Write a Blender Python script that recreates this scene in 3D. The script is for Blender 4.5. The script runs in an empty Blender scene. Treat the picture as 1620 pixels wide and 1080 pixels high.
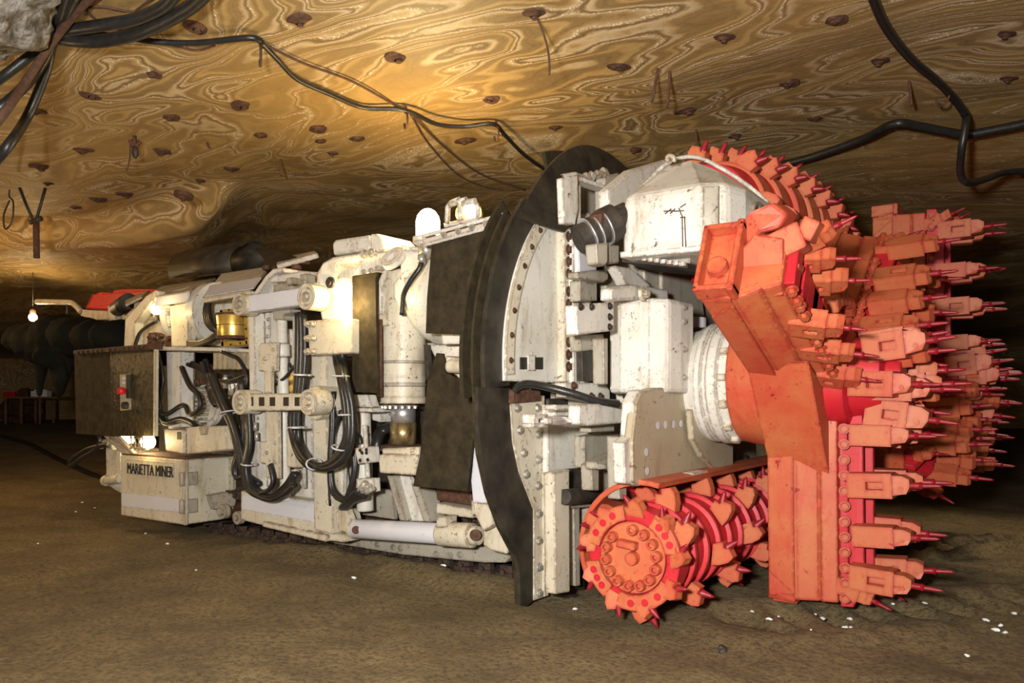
import bpy, bmesh, math, random
from mathutils import Vector, Matrix, noise
random.seed(7)
V = Vector
# ---------------------------------------------------------------- frame
# world: +X = front of the machine, +Y = away from the viewer, +Z = up.
CAM = V((3.17, -5.87, 1.5)); FPX = 1260.0; YAW = math.radians(35.0)
DV = V((-math.sin(YAW), math.cos(YAW), 0)); RV = V((math.cos(YAW), math.sin(YAW), 0))
def ray(px, py):
    return DV + RV*((px-810)/FPX) + V((0, 0, (630-py)/FPX))
def onY(px, py, Y):
    d = ray(px, py); return CAM + d*((Y-CAM.y)/d.y)
def fY(px, py, Yf, Yb):
    p = onY(px, py, Yf); p.y = Yb; return p
def onX(px, py, X):
    d = ray(px, py); return CAM + d*((X-CAM.x)/d.x)
def onZ(px, py, Z):
    d = ray(px, py); return CAM + d*((Z-CAM.z)/d.z)
def onD(px, py, D):
    return CAM + ray(px, py)*D

# ---------------------------------------------------------------- materials
def new_mat(name):
    m = bpy.data.materials.new(name); m.use_nodes = True
    nt = m.node_tree; nt.nodes.clear()
    out = nt.nodes.new('ShaderNodeOutputMaterial'); b = nt.nodes.new('ShaderNodeBsdfPrincipled')
    nt.links.new(b.outputs[0], out.inputs[0])
    return m, nt, b
def N(nt, t, **kw):
    n = nt.nodes.new(t)
    for k, v in kw.items():
        if k in n.inputs: n.inputs[k].default_value = v
        else: setattr(n, k, v)
    return n
def coords(nt, scale=(1, 1, 1), rot=(0, 0, 0), loc=(0, 0, 0)):
    g = nt.nodes.new('ShaderNodeNewGeometry')
    mp = nt.nodes.new('ShaderNodeMapping')
    mp.inputs['Scale'].default_value = scale; mp.inputs['Rotation'].default_value = rot; mp.inputs['Location'].default_value = loc
    nt.links.new(g.outputs['Position'], mp.inputs[0]); return mp.outputs[0]
def noise_n(nt, vec, scale, detail=4, rough=.55, dist=0.0):
    n = N(nt, 'ShaderNodeTexNoise'); n.inputs['Scale'].default_value = scale; n.inputs['Detail'].default_value = detail
    n.inputs['Roughness'].default_value = rough; n.inputs['Distortion'].default_value = dist
    nt.links.new(vec, n.inputs['Vector']); return n.outputs['Fac']
def ramp(nt, fac, stops, interp='LINEAR'):
    r = nt.nodes.new('ShaderNodeValToRGB'); r.color_ramp.interpolation = interp
    els = r.color_ramp.elements
    while len(els) < len(stops): els.new(.5)
    for e, (p, c) in zip(els, stops):
        e.position = p; e.color = (c[0], c[1], c[2], 1) if not isinstance(c, float) else (c, c, c, 1)
    nt.links.new(fac, r.inputs[0]); return r.outputs[0]
def mixc(nt, fac, a, b, mode='MIX'):
    m = nt.nodes.new('ShaderNodeMix'); m.data_type = 'RGBA'; m.blend_type = mode
    for s, v in ((m.inputs[0], fac), (m.inputs[6], a), (m.inputs[7], b)):
        if isinstance(v, (int, float)): s.default_value = v
        elif isinstance(v, tuple): s.default_value = (v[0], v[1], v[2], 1)
        else: nt.links.new(v, s)
    return m.outputs[2]
def math_n(nt, op, a, b=0.0, clamp=False):
    m = nt.nodes.new('ShaderNodeMath'); m.operation = op; m.use_clamp = clamp
    for s, v in ((m.inputs[0], a), (m.inputs[1], b)):
        if isinstance(v, (int, float)): s.default_value = v
        else: nt.links.new(v, s)
    return m.outputs[0]
def bump(nt, b, h, strength=.3, dist=.02, prev=None):
    n = nt.nodes.new('ShaderNodeBump'); n.inputs['Strength'].default_value = strength; n.inputs['Distance'].default_value = dist
    nt.links.new(h, n.inputs['Height'])
    nt.links.new(n.outputs[0], b.inputs['Normal'])
def edge_wear(nt, radius=.028):
    bv = nt.nodes.new('ShaderNodeBevel'); bv.samples = 2; bv.inputs['Radius'].default_value = radius
    g = nt.nodes.new('ShaderNodeNewGeometry')
    d = nt.nodes.new('ShaderNodeVectorMath'); d.operation = 'DOT_PRODUCT'
    nt.links.new(bv.outputs[0], d.inputs[0]); nt.links.new(g.outputs['Normal'], d.inputs[1])
    return math_n(nt, 'SUBTRACT', 1.0, d.outputs['Value'], True)

MAT = {}
def paint(name, col, dirt, rust=(.10, .045, .018), amount=.5, rough=.45, wear=.6, mottle=.25):  # for the rotor reds, dirt and rust carry a painted shade colour
    m, nt, b = new_mat(name)
    c = coords(nt)
    n1 = noise_n(nt, c, 2.2, 5, .65)
    base = mixc(nt, ramp(nt, n1, [(.38, 0.0), (.68, 1.0)]), col, tuple(col[i]*(1-mottle)+dirt[i]*mottle for i in range(3)))
    st = coords(nt, (4, 4, 1.1))
    n2 = noise_n(nt, st, 1.5, 7, .78, .35)
    base = mixc(nt, ramp(nt, n2, [(.52, 0.0), (.72, amount)]), base, dirt)
    n3 = noise_n(nt, c, 13, 6, .75, .6)
    base = mixc(nt, ramp(nt, n3, [(.625, 0.0), (.66, .95*min(1, amount*1.6))]), base, rust)
    if wear:
        w = edge_wear(nt)
        n4 = noise_n(nt, c, 22, 4, .7)
        wm = math_n(nt, 'MULTIPLY', w, ramp(nt, n4, [(.40, 0.0), (.55, 1.0)]))
        wm = math_n(nt, 'MULTIPLY', wm, 14*wear, True)
        base = mixc(nt, wm, base, rust)
    n5 = noise_n(nt, c, 38, 3, .8)
    n6 = noise_n(nt, c, 3.1, 4, .7, .5)
    sp_ = math_n(nt, 'MULTIPLY', ramp(nt, n5, [(.60, 0.0), (.64, 1.0)]), ramp(nt, n6, [(.45, 0.0), (.60, 1.0)]))
    base = mixc(nt, math_n(nt, 'MULTIPLY', sp_, amount), base, rust)
    nt.links.new(base, b.inputs['Base Color'])
    b.inputs['Roughness'].default_value = rough
    bump(nt, b, n3, .12, .01)
    MAT[name] = m; return m
paint('white_paint', (.66, .65, .60), (.27, .20, .11), amount=.75)
paint('cream_paint', (.60, .56, .45), (.26, .18, .085), amount=.9)
paint('clean_grey', (.60, .61, .66), (.45, .44, .42), amount=.15, wear=.15, mottle=.2)
paint('grimy_white', (.38, .36, .30), (.16, .11, .055), amount=.8)
paint('plate_tan', (.42, .37, .26), (.24, .17, .08), amount=.7)
paint('orange_paint', (.49, .14, .050), (.46, .020, .020), rust=(.24, .008, .010), amount=.7, wear=.8, mottle=.62, rough=.55)  # crimson blotches put the red's shade into the orange
paint('red_shade_paint', (.50, .008, .024), (.50, .045, .025), rust=(.2, .004, .008), amount=.35, wear=.3, mottle=.3, rough=.5)  # shaded tone of the same red, painted on deep parts and drums
paint('holder_paint', (.48, .145, .055), (.48, .035, .025), rust=(.32, .01, .012), amount=.7, wear=.8, mottle=.5, rough=.55)  # crimson patches here are painted shade too
def simple(name, col, rough=.6, metal=0.0, var=.35, scale=8, bmp=.15, stretch=(1, 1, 1), col2=None):
    m, nt, b = new_mat(name); c = coords(nt, stretch)
    n1 = noise_n(nt, c, scale, 5, .65)
    c2 = col2 or tuple(x*(1-var) for x in col)
    nt.links.new(mixc(nt, ramp(nt, n1, [(.35, 0.0), (.65, 1.0)]), c2, col), b.inputs['Base Color'])
    b.inputs['Roughness'].default_value = rough; b.inputs['Metallic'].default_value = metal
    if bmp: bump(nt, b, n1, bmp, .02)
    MAT[name] = m; return m
simple('rubber', (.040, .033, .022), .5, col2=(.010, .009, .008), scale=5, bmp=.25)
simple('rubber_brown', (.046, .036, .020), .75, col2=(.022, .017, .010), scale=9, bmp=.3)
simple('hose_rubber', (.022, .021, .020), .38, var=.4, scale=20)
simple('black_cloth', (.010, .010, .007), .85, col2=(.006, .006, .005), scale=3, bmp=.6)
simple('dark_steel', (.055, .045, .035), .6, .2, col2=(.02, .016, .012), scale=12)
simple('rusty_steel', (.11, .045, .022), .8, col2=(.035, .016, .010), scale=24, bmp=.15)
simple('track_steel', (.085, .050, .034), .7, col2=(.025, .017, .012), scale=14, bmp=.3)
simple('chrome', (.80, .80, .84), .32, .85, var=.1, bmp=0)
simple('oily_chrome', (.55, .42, .20), .35, .7, col2=(.10, .06, .025), scale=14, stretch=(1, 1, .4))
simple('brass', (.85, .60, .16), .3, .7, var=.3, scale=10)
simple('bolt_steel', (.55, .52, .45), .4, .5, var=.5, scale=30, bmp=0)
simple('cable_rust', (.10, .045, .025), .8, var=.5, scale=25)
simple('pick_red', (.30, .008, .018), .45, var=.4, scale=30)
simple('bright_red', (.62, .012, .02), .5, var=.2, scale=4)
simple('ink', (.02, .018, .013), .6, var=.2, bmp=0)
simple('wood', (.22, .13, .06), .8, var=.4)
simple('salt_white', (.85, .87, .90), .25, var=.1)
simple('glossy_black', (.018, .015, .008), .22, col2=(.050, .040, .022), scale=22, bmp=1.0, stretch=(1, 1, .6))
for k_ in ('black_cloth', 'rubber_brown'):
    for n_ in MAT[k_].node_tree.nodes:
        if n_.type == 'BSDF_PRINCIPLED': n_.inputs['Specular IOR Level'].default_value = .12
def emis(name, col, strength):
    m = bpy.data.materials.new(name); m.use_nodes = True; nt = m.node_tree; nt.nodes.clear()
    o = nt.nodes.new('ShaderNodeOutputMaterial'); e = nt.nodes.new('ShaderNodeEmission')
    e.inputs[0].default_value = (*col, 1); e.inputs[1].default_value = strength
    nt.links.new(e.outputs[0], o.inputs[0]); MAT[name] = m
emis('bulb_glow', (1, .80, .42), 30)
emis('small_glow', (1, .80, .45), 14)

# rock of the roof: folded salt bands
def rock_mat(name, dark=1.0):
    m, nt, b = new_mat(name)
    c = coords(nt, (.42, .95, .9), (0, 0, -YAW))
    c0 = coords(nt)
    # domain warp
    w = N(nt, 'ShaderNodeTexNoise'); w.inputs['Scale'].default_value = .9; w.inputs['Detail'].default_value = 3
    nt.links.new(c, w.inputs['Vector'])
    va = nt.nodes.new('ShaderNodeVectorMath'); va.operation = 'MULTIPLY_ADD'
    nt.links.new(w.outputs['Color'], va.inputs[0]); va.inputs[1].default_value = (1.1, 1.1, 1.1); nt.links.new(c, va.inputs[2])
    h = noise_n(nt, va.outputs[0], .62, 2.0, .45, .7)
    fine = noise_n(nt, c0, 9, 5, .7)
    hh = math_n(nt, 'ADD', h, math_n(nt, 'MULTIPLY', fine, .012))
    s = math_n(nt, 'FRACT', math_n(nt, 'MULTIPLY', hh, 16))
    band = ramp(nt, s, [(0, (.38, .25, .105)), (.18, (.50, .35, .155)), (.30, (.25, .155, .06)), (.42, (.58, .44, .26)),
                        (.52, (.18, .105, .04)), (.60, (.64, .52, .36)), (.70, (.42, .29, .14)), (.86, (.18, .12, .052)), (1, (.36, .25, .12))])
    s2 = math_n(nt, 'FRACT', math_n(nt, 'MULTIPLY', hh, 64))
    b2 = ramp(nt, s2, [(0, .66), (.3, 1.0), (.7, 1.0), (.92, .66), (1, .66)])
    col = mixc(nt, 1.0, band, b2, 'MULTIPLY')
    # calm ochre areas against strongly banded ones
    big = noise_n(nt, c0, .35, 3, .5)
    och = mixc(nt, noise_n(nt, c0, 3, 6, .7), (.23, .14, .042), (.46, .295, .105))
    col = mixc(nt, ramp(nt, big, [(.38, .2), (.60, .80)]), col, och)
    # glitter of salt crystals along bands
    sp = noise_n(nt, c0, 60, 2, .6)
    line = ramp(nt, s, [(.38, 0.0), (.42, 1.0), (.45, 1.0), (.49, 0.0)])
    gl = math_n(nt, 'MULTIPLY', ramp(nt, sp, [(.52, 0.0), (.60, 1.0)]), line)
    col = mixc(nt, gl, col, (.80, .72, .58))
    stain = noise_n(nt, c0, 1.1, 6, .7, .8)
    col = mixc(nt, ramp(nt, stain, [(.62, 0.0), (.74, .55)]), col, (.13, .07, .022))
    nt.links.new(col, b.inputs['Base Color'])
    b.inputs['Roughness'].default_value = .55
    hb = math_n(nt, 'ADD', math_n(nt, 'MULTIPLY', fine, .6), math_n(nt, 'MULTIPLY', s, .35))
    bump(nt, b, hb, .45, .03)
    MAT[name] = m
rock_mat('banded_rock')
def ground_mat():
    m, nt, b = new_mat('mine_dirt'); c = coords(nt)
    n1 = noise_n(nt, c, 1.3, 5, .6); n2 = noise_n(nt, c, 28, 5, .75); n3 = noise_n(nt, c, 5, 6, .7, .5)
    col = mixc(nt, ramp(nt, n1, [(.36, 0.0), (.64, 1.0)]), (.15, .108, .046), (.24, .18, .083))
    col = mixc(nt, ramp(nt, n3, [(.50, 0.0), (.72, .55)]), col, (.095, .062, .030))
    col = mixc(nt, ramp(nt, n2, [(.38, .85), (.54, 0.0)]), col, (.060, .042, .020))
    nt.links.new(col, b.inputs['Base Color']); b.inputs['Roughness'].default_value = .9
    bump(nt, b, math_n(nt, 'ADD', math_n(nt, 'MULTIPLY', n2, .8), n3), .9, .04)
    MAT['mine_dirt'] = m
ground_mat()
def salt_mat():
    m, nt, b = new_mat('salt_rock'); c = coords(nt)
    n1 = noise_n(nt, c, 7, 7, .75, .4)
    col = ramp(nt, n1, [(.38, (.06, .05, .035)), (.48, (.17, .15, .12)), (.56, (.36, .36, .36)), (.68, (.62, .64, .68))])
    nt.links.new(col, b.inputs['Base Color']); b.inputs['Roughness'].default_value = .5
    bump(nt, b, n1, 1.0, .06); MAT['salt_rock'] = m
salt_mat()

# ---------------------------------------------------------------- mesh builder
class MB:
    def __init__(s): s.bm = bmesh.new()
    def face(s, vs, smooth=False):
        try:
            f = s.bm.faces.new(vs); f.smooth = smooth; return f
        except ValueError: return None
    def loft(s, rings, closed=True, caps=True, smooth=True):
        R = [[s.bm.verts.new(p) for p in r] for r in rings]
        n = len(R[0])
        for a, b in zip(R, R[1:]):
            for i in range(n if closed else n-1):
                j = (i+1) % n
                s.face((a[i], a[j], b[j], b[i]), smooth)
        if caps and n > 2:
            s.face(R[0][::-1]); s.face(R[-1])
        return s
    def prism(s, pts, vec, smooth=False):
        pts = [V(p) for p in pts]; vec = V(vec)
        return s.loft([pts, [p+vec for p in pts]], smooth=smooth)
    def box(s, c, size, rot=None):
        c = V(c); h = V(size)/2
        m = rot.to_3x3() if rot else Matrix.Identity(3)
        q = [c + m @ V((x*h.x, y*h.y, -h.z)) for x, y in ((-1, -1), (1, -1), (1, 1), (-1, 1))]
        return s.prism(q, m @ V((0, 0, size[2])))
    def bx(s, x0, x1, y0, y1, z0, z1):
        return s.box(((x0+x1)/2, (y0+y1)/2, (z0+z1)/2), (abs(x1-x0), abs(y1-y0), abs(z1-z0)))
    def ring(s, c, ax, r, n, up=None, ph=0):
        ax = V(ax).normalized(); u = V(up) if up else (V((0, 0, 1)) if abs(ax.z) < .9 else V((1, 0, 0)))
        u = (u - ax*u.dot(ax)).normalized(); w = ax.cross(u)
        return [V(c) + u*(r*math.cos(ph+2*math.pi*i/n)) + w*(r*math.sin(ph+2*math.pi*i/n)) for i in range(n)]
    def cyl(s, p0, p1, r0, r1=None, n=20, smooth=True, caps=True):
        p0, p1 = V(p0), V(p1); ax = p1-p0
        return s.loft([s.ring(p0, ax, r0, n), s.ring(p1, ax, r0 if r1 is None else r1, n)], smooth=smooth, caps=caps)
    def lathe(s, p0, ax, prof, n=32, smooth=True):
        ax = V(ax).normalized(); p0 = V(p0)
        for a, b in zip(prof, prof[1:]):
            if a[0] == b[0] and a[1] == b[1]: continue
            s.loft([s.ring(p0+ax*a[0], ax, max(a[1], .0005), n), s.ring(p0+ax*b[0], ax, max(b[1], .0005), n)], smooth=smooth and abs(a[1]-b[1]) < abs(b[0]-a[0])*3, caps=False)
        return s
    def tube(s, pts, r, n=8, sub=5):
        P = [V(p) for p in pts]; out = []
        if len(P) > 2 and sub > 1:
            for i in range(len(P)-1):
                a = P[max(i-1, 0)]; b = P[i]; c = P[i+1]; d = P[min(i+2, len(P)-1)]
                for k in range(sub):
                    t = k/sub
                    out.append(.5*((2*b) + (c-a)*t + (2*a-5*b+4*c-d)*t*t + (3*b-a-3*c+d)*t**3))
            out.append(P[-1])
        else: out = P
        up = None; rings = []
        for i, p in enumerate(out):
            t = (out[min(i+1, len(out)-1)] - out[max(i-1, 0)])
            if t.length < 1e-6: t = V((0, 0, 1))
            t.normalize()
            if up is None: up = V((0, 0, 1)) if abs(t.z) < .9 else V((1, 0, 0))
            up = (up - t*up.dot(t))
            if up.length < 1e-3: up = t.orthogonal()
            up.normalize()
            rings.append(s.ring(p, t, r, n, up))
        return s.loft(rings)
    def sphere(s, c, r, seg=14, rings=9, scale=(1, 1, 1), lo=-90, hi=90):
        c = V(c); R = []
        for i in range(rings+1):
            a = math.radians(lo+(hi-lo)*i/rings)
            R.append([c + V((max(math.cos(a), .001)*math.cos(2*math.pi*k/seg)*r*scale[0], max(math.cos(a), .001)*math.sin(2*math.pi*k/seg)*r*scale[1], math.sin(a)*r*scale[2])) for k in range(seg)])
        return s.loft(R)
    # polygons seen in the photo, set on a plane of the machine and given thickness
    def side(s, px, Y, t=.03):
        return s.prism([onY(x, y, Y) for x, y in px], (0, t, 0))
    def front(s, px, X, t=.03, cap=.09):
        t = min(t, cap)
        return s.prism([onX(x, y, X) for x, y in px], (-t, 0, 0))
    def slab(s, pts, t):
        pts = [V(p) for p in pts]; n = (pts[1]-pts[0]).cross(pts[2]-pts[0]).normalized()
        return s.prism(pts, n*t)
    def mesh(s, name):
        bmesh.ops.recalc_face_normals(s.bm, faces=s.bm.faces)
        me = bpy.data.meshes.new(name); s.bm.to_mesh(me); s.bm.free(); return me
    def build(s, name, mat, parent=None, bevel=0.0, label=None):
        me = s.mesh(name); me.materials.append(MAT[mat])
        o = bpy.data.objects.new(name, me); bpy.context.scene.collection.objects.link(o)
        if parent is not None: o.parent = parent
        if bevel:
            b = o.modifiers.new('bevel', 'BEVEL'); b.width = bevel; b.segments = 2; b.limit_method = 'ANGLE'; b.angle_limit = math.radians(40)
            b.harden_normals = False
        if label: o['label'] = label
        return o
def boxes_of(me):
    n = len(me.vertices); par = list(range(n))
    def f(i):
        while par[i] != i: par[i] = par[par[i]]; i = par[i]
        return i
    for e in me.edges:
        a, b = f(e.vertices[0]), f(e.vertices[1])
        if a != b: par[a] = b
    isl = {}
    for i in range(n): isl.setdefault(f(i), []).append(i)
    isl = list(isl.values()); bb = []
    for I in isl:
        c = [me.vertices[i].co for i in I]
        bb.append([min(v[k] for v in c)-.006 for k in range(3)]+[max(v[k] for v in c)+.006 for k in range(3)])
    g = list(range(len(isl)))
    def h(i):
        while g[i] != i: i = g[i]
        return i
    for i in range(len(isl)):
        for j in range(i):
            if all(bb[i][k] <= bb[j][k+3] and bb[j][k] <= bb[i][k+3] for k in range(3)):
                a, b = h(i), h(j)
                if a != b: g[a] = b
    out = {}
    for i in range(len(isl)): out.setdefault(h(i), []).extend(isl[i])
    return sorted(out.values(), key=lambda q: -len(q))
def split_pieces(o):
    """one mesh with separate pieces -> each piece a part of its own, same name and parent"""
    me = o.data; cl = boxes_of(me)
    if not 2 <= len(cl) <= 30: return o
    which = {}
    for k, I in enumerate(cl):
        for i in I: which[i] = k
    objs = []
    for k in range(len(cl)):
        idx = {i: q for q, i in enumerate(cl[k])}
        m = bpy.data.meshes.new(me.name); fs = [p for p in me.polygons if which[p.vertices[0]] == k]
        m.from_pydata([me.vertices[i].co[:] for i in cl[k]], [], [[idx[v] for v in p.vertices] for p in fs])
        m.polygons.foreach_set('use_smooth', [p.use_smooth for p in fs])
        m.materials.append(me.materials[0]); objs.append(m)
    o.data = objs[0]
    for m in objs[1:]:
        c = o.copy(); c.data = m; link(c)
    return o
def link(o): bpy.context.scene.collection.objects.link(o); return o
def empty(name, loc=(0, 0, 0)):
    o = bpy.data.objects.new(name, None); link(o); o.location = loc; o.empty_display_size = .1; return o
def tag(o, label, cat, group=None, kind=None):
    o['label'] = label; o['category'] = cat
    if group: o['group'] = group
    if kind: o['kind'] = kind
    return o
def struct(o):
    o['kind'] = 'structure'; return o
def copies(src, mats, parent):
    for m in mats:
        c = src.copy(); link(c); c.parent = parent; c.matrix_local = m
def frame_mtx(loc, x, up=V((0, 0, 1))):
    x = V(x).normalized(); z = V(up) - x*V(up).dot(x)
    if z.length < 1e-3: z = x.orthogonal()
    z.normalize(); y = z.cross(x)
    m = Matrix.Identity(4)
    for i, a in enumerate((x, y, z)):
        for k in range(3): m[k][i] = a[k]
    m.translation = V(loc); return m
def bolt_mesh(r=.02, h=.015, name='bolt'):
    b = MB(); b.cyl((0, 0, 0), (h*.35, 0, 0), r*1.35, n=14); b.cyl((h*.35, 0, 0), (h*1.3, 0, 0), r*.9, n=6, smooth=False)
    me = b.mesh(name); return me
def bolts(pts, direction, parent, r=.02, h=.018, mat='bolt_steel', name='bolt'):
    me = bolt_mesh(r, h); me.materials.append(MAT[mat])
    for p in pts:
        o = bpy.data.objects.new(name, me); link(o); o.parent = parent
        o.matrix_local = frame_mtx(p, direction)
# ---------------------------------------------------------------- the mine opening
def sm(a, b, x):
    t = max(0, min(1, (x-a)/(b-a))); return t*t*(3-2*t)
def seg_d(x, y, a, b):
    dx, dy = b[0]-a[0], b[1]-a[1]; L = dx*dx+dy*dy
    t = max(0, min(1, ((x-a[0])*dx+(y-a[1])*dy)/L)); return math.hypot(x-a[0]-dx*t, y-a[1]-dy*t), t*math.sqrt(L)
def gz(px, py): p = onZ(px, py, 0); return (p.x, p.y)
T1 = (gz(1130, 905), gz(1700, 880)); T2 = (gz(1190, 985), gz(1720, 945)); T3 = (gz(1420, 872), gz(1750, 855))
def floor_h(x, y):
    h = .035*noise.noise(V((x*.6, y*.6, 0))) + .028*noise.noise(V((x*2.3, y*2.3, 3))) + .016*noise.noise(V((x*6, y*6, 5)))
    # loose muck heaped along the crawler
    if -6 < x < .3:
        k = math.exp(-((y+.78-.10*math.sin(x*2.1))/.17)**2)*sm(-4.2, -2.6, x)*sm(.2, -.4, x)
        h += k*(.13+.05*noise.noise(V((x*3, y*3, 9))))
    d, t = seg_d(x, y, *T1)
    if d < .8: h += .035*noise.noise(V((x*6, y*6, 2)))*sm(.8, .3, d)
    for seg, wd, amp, fr in ((T2, .30, .085, 3.1), (T3, .16, .15, 2.6)):
        d, t = seg_d(x, y, *seg)
        if d < wd*2:
            k = math.exp(-(d/wd)**2)
            h += -amp*k*(.55 + .9*math.sin(t*2*math.pi*fr + (1.5 if y > seg[0][1] else 0)))*(.7+.6*noise.noise(V((x*3, y*3, 1))))
            h += amp*.5*math.exp(-((d-wd*1.3)/(wd*.5))**2)
    D = (V((x, y, 0))-CAM).dot(DV)
    h += .62*sm(13, 28, D)
    h -= .05*sm(-9, -13, y)
    if h > -.0 and abs(y-1.4) < 2.1 and -6.6 < x < .2: h = min(h, .0)
    return h
def axis_pts(lo, hi, flo, fhi, fine, coarse):
    out = []; x = flo
    while x < fhi: out.append(x); x += fine
    a = []; x = flo; st = fine
    while x > lo: st = min(st*1.06, coarse); x -= st; a.append(max(x, lo))
    b = []; x = out[-1]; st = fine
    while x < hi: st = min(st*1.06, coarse); x += st; b.append(min(x, hi))
    return a[::-1]+out+b
X0, X1, Y0, Y1 = -34.0, 15.0, -11.0, 24.0
def height_mesh(name, fn, xs, ys, mat, flip=False):
    me = bpy.data.meshes.new(name)
    vs = [(x, y, fn(x, y)) for y in ys for x in xs]; n = len(xs)
    fs = []
    for j in range(len(ys)-1):
        for i in range(n-1):
            q = (j*n+i, j*n+i+1, (j+1)*n+i+1, (j+1)*n+i)
            fs.append(q[::-1] if flip else q)
    me.from_pydata(vs, [], fs); me.materials.append(MAT[mat])
    me.polygons.foreach_set('use_smooth', [True]*len(fs))
    return struct(link(bpy.data.objects.new(name, me)))
height_mesh('floor', floor_h, axis_pts(X0, X1, -6.2, 6.2, .055, 1.2), axis_pts(Y0, Y1, -3.0, 5.6, .055, 1.2), 'mine_dirt')
def ceil_h(x, y):
    D = (V((x, y, 0))-CAM).dot(DV); L = (V((x, y, 0))-CAM).dot(RV)
    h = 4.12 + .10*noise.noise(V((x*.35, y*.35, 20))) + .03*noise.noise(V((x*1.3, y*1.3, 8)))
    # rounded brow where the older opening meets the bored roof
    u = L/max(D, .5)
    brow = 9.3 + 2.3*sm(-.30, -.62, u)
    if u < -.33: h -= .42*sm(brow, brow+.5, D)*sm(-.33, -.40, u)
    h -= .55*sm(12, 24, D)
    # the roof comes down on the right beyond the machine
    h -= .35*sm(3.2, 8.5, L)
    # shoulders of the opening
    h -= .9*sm(Y1-4, Y1, y) + .8*sm(Y0+3, Y0, y) + .9*sm(X1-3, X1, x) + .6*sm(X0+3, X0, x)
    return h
height_mesh('ceiling', ceil_h, axis_pts(X0, X1, -8, 7, .10, .8), axis_pts(Y0, Y1, -5, 9, .10, .8), 'banded_rock', True)
def wall(name, a, b, mat='banded_rock'):
    a, b = V(a), V(b); L = (b-a).length; nu = int(L/.5); nv = 14
    nrm = (b-a).normalized().cross(V((0, 0, 1)))
    me = bpy.data.meshes.new(name); vs = []; fs = []
    for j in range(nv+1):
        for i in range(nu+1):
            p = a.lerp(b, i/nu); z = -.4 + 5.0*j/nv
            bow = .6*math.sin(math.pi*j/nv) + .35*noise.noise(V((p.x*.4, p.y*.4, z*.6)))
            q = p - nrm*bow; vs.append((q.x, q.y, z))
    for j in range(nv):
        for i in range(nu):
            fs.append((j*(nu+1)+i, j*(nu+1)+i+1, (j+1)*(nu+1)+i+1, (j+1)*(nu+1)+i))
    me.from_pydata(vs, [], fs); me.materials.append(MAT[mat]); me.polygons.foreach_set('use_smooth', [True]*len(fs))
    struct(link(bpy.data.objects.new(name, me)))
wall('wall_far', (X0+3, Y1-.6, 0), (X1, Y1-.6, 0))
wall('wall_rear', (X0+3, Y0, 0), (X0+3, Y1, 0))
wall('wall_right', (X1-.6, Y1, 0), (X1-.6, Y0, 0))
wall('wall_near', (X1, Y0+.4, 0), (X0, Y0+.4, 0))
# pale salt mass hanging down from the roof, upper left
b = MB(); cen = onD(-100, -72, 4.6)
bmesh.ops.create_icosphere(b.bm, subdivisions=5, radius=1.0)
for v in b.bm.verts:
    n = v.co.copy(); k = 1 + .22*noise.noise(n*1.6+V((4, 0, 0))) + .09*noise.noise(n*5) + .045*noise.noise(n*12)
    p = RV*(n.x*.52) + DV*(n.y*.9) + V((0, 0, n.z*.44)); v.co = cen + p*k
for f in b.bm.faces: f.smooth = True
o = b.build('rock_outcrop', 'salt_rock'); struct(o)

CEIL = 4.02
def on_roof(px, py, drop=.03):
    z = 4.0
    for _ in range(6):
        p = onZ(px, py, z); z = ceil_h(p.x, p.y)-drop
    return onZ(px, py, z)
def cable(px, r, name, label, mat='hose_rubber', cat='cable', drop=None, group=None):
    pts = []
    for q in px:
        dr = q[2] if len(q) > 2 else (drop if drop is not None else r+.02)
        pts.append(on_roof(q[0], q[1], dr))
    b = MB(); b.tube(pts, r, 10, 6); o = b.build(name, mat); return tag(o, label, cat, group)
cable([(1375, -20), (1400, 40), (1440, 92, .10), (1490, 135, .12), (1525, 178, .16), (1527, 200, .3), (1521, 240, .5), (1520, 275, .62), (1532, 289, .66), (1560, 283, .5), (1590, 273, .3), (1640, 270, .2)],
      .032, 'power_cable', 'thick black cable that drops from the roof in a loop at upper right')
cable([(1640, 192, .1), (1560, 208, .12), (1520, 212, .12), (1450, 199, .1), (1415, 196, .1), (1370, 218, .1), (1310, 240, .1), (1260, 255, .1), (1200, 268, .1)],
      .042, 'power_cable', 'black cable running across the roof above the red upper drum')
cable([(330, -15, .12), (300, 12, .12), (240, 44, .14), (190, 60, .14), (140, 66, .14), (88, 58, .10), (60, 30, .08), (20, -40, .05)], .045, 'hose', 'thick black hose, lower of the two curving from upper left roof', cat='hose')
cable([(285, -20, .1), (262, 8, .11), (215, 30, .12), (160, 40, .12), (98, 50, .1), (85, 62, .1), (70, 30, .08), (40, -40, .05)], .04, 'hose', 'black hose, upper of the two curving from upper left roof', cat='hose')
cable([(82, 60, .1), (130, 55, .1), (190, 58), (245, 66), (310, 68), (390, 60), (412, 64)], .022, 'power_cable', 'thin black cable from the hanger at upper left to the first roof hook')
cable([(412, 66), (440, 95), (470, 125), (520, 148), (575, 170), (640, 174, .06), (690, 196, .1), (735, 200, .08), (780, 196, .05), (800, 215, .08), (830, 245, .1), (868, 272, .1)],
      .020, 'power_cable', 'long black cable sagging between roof hooks towards the round shield')
cable([(415, 68), (480, 100), (560, 130), (640, 176)], .010, 'wire', 'brown wire strung beside the long sagging black cable', 'cable_rust', 'wire')
cable([(650, 180), (700, 230), (760, 275), (830, 300)], .010, 'wire', 'rusty straight wire from the middle roof hook down to the shield', 'cable_rust', 'wire')
cable([(650, 182), (680, 230), (730, 280), (790, 300), (845, 296)], .008, 'wire', 'rusty wire sagging below the straight wire at the middle roof hook', 'cable_rust', 'wire')
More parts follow.
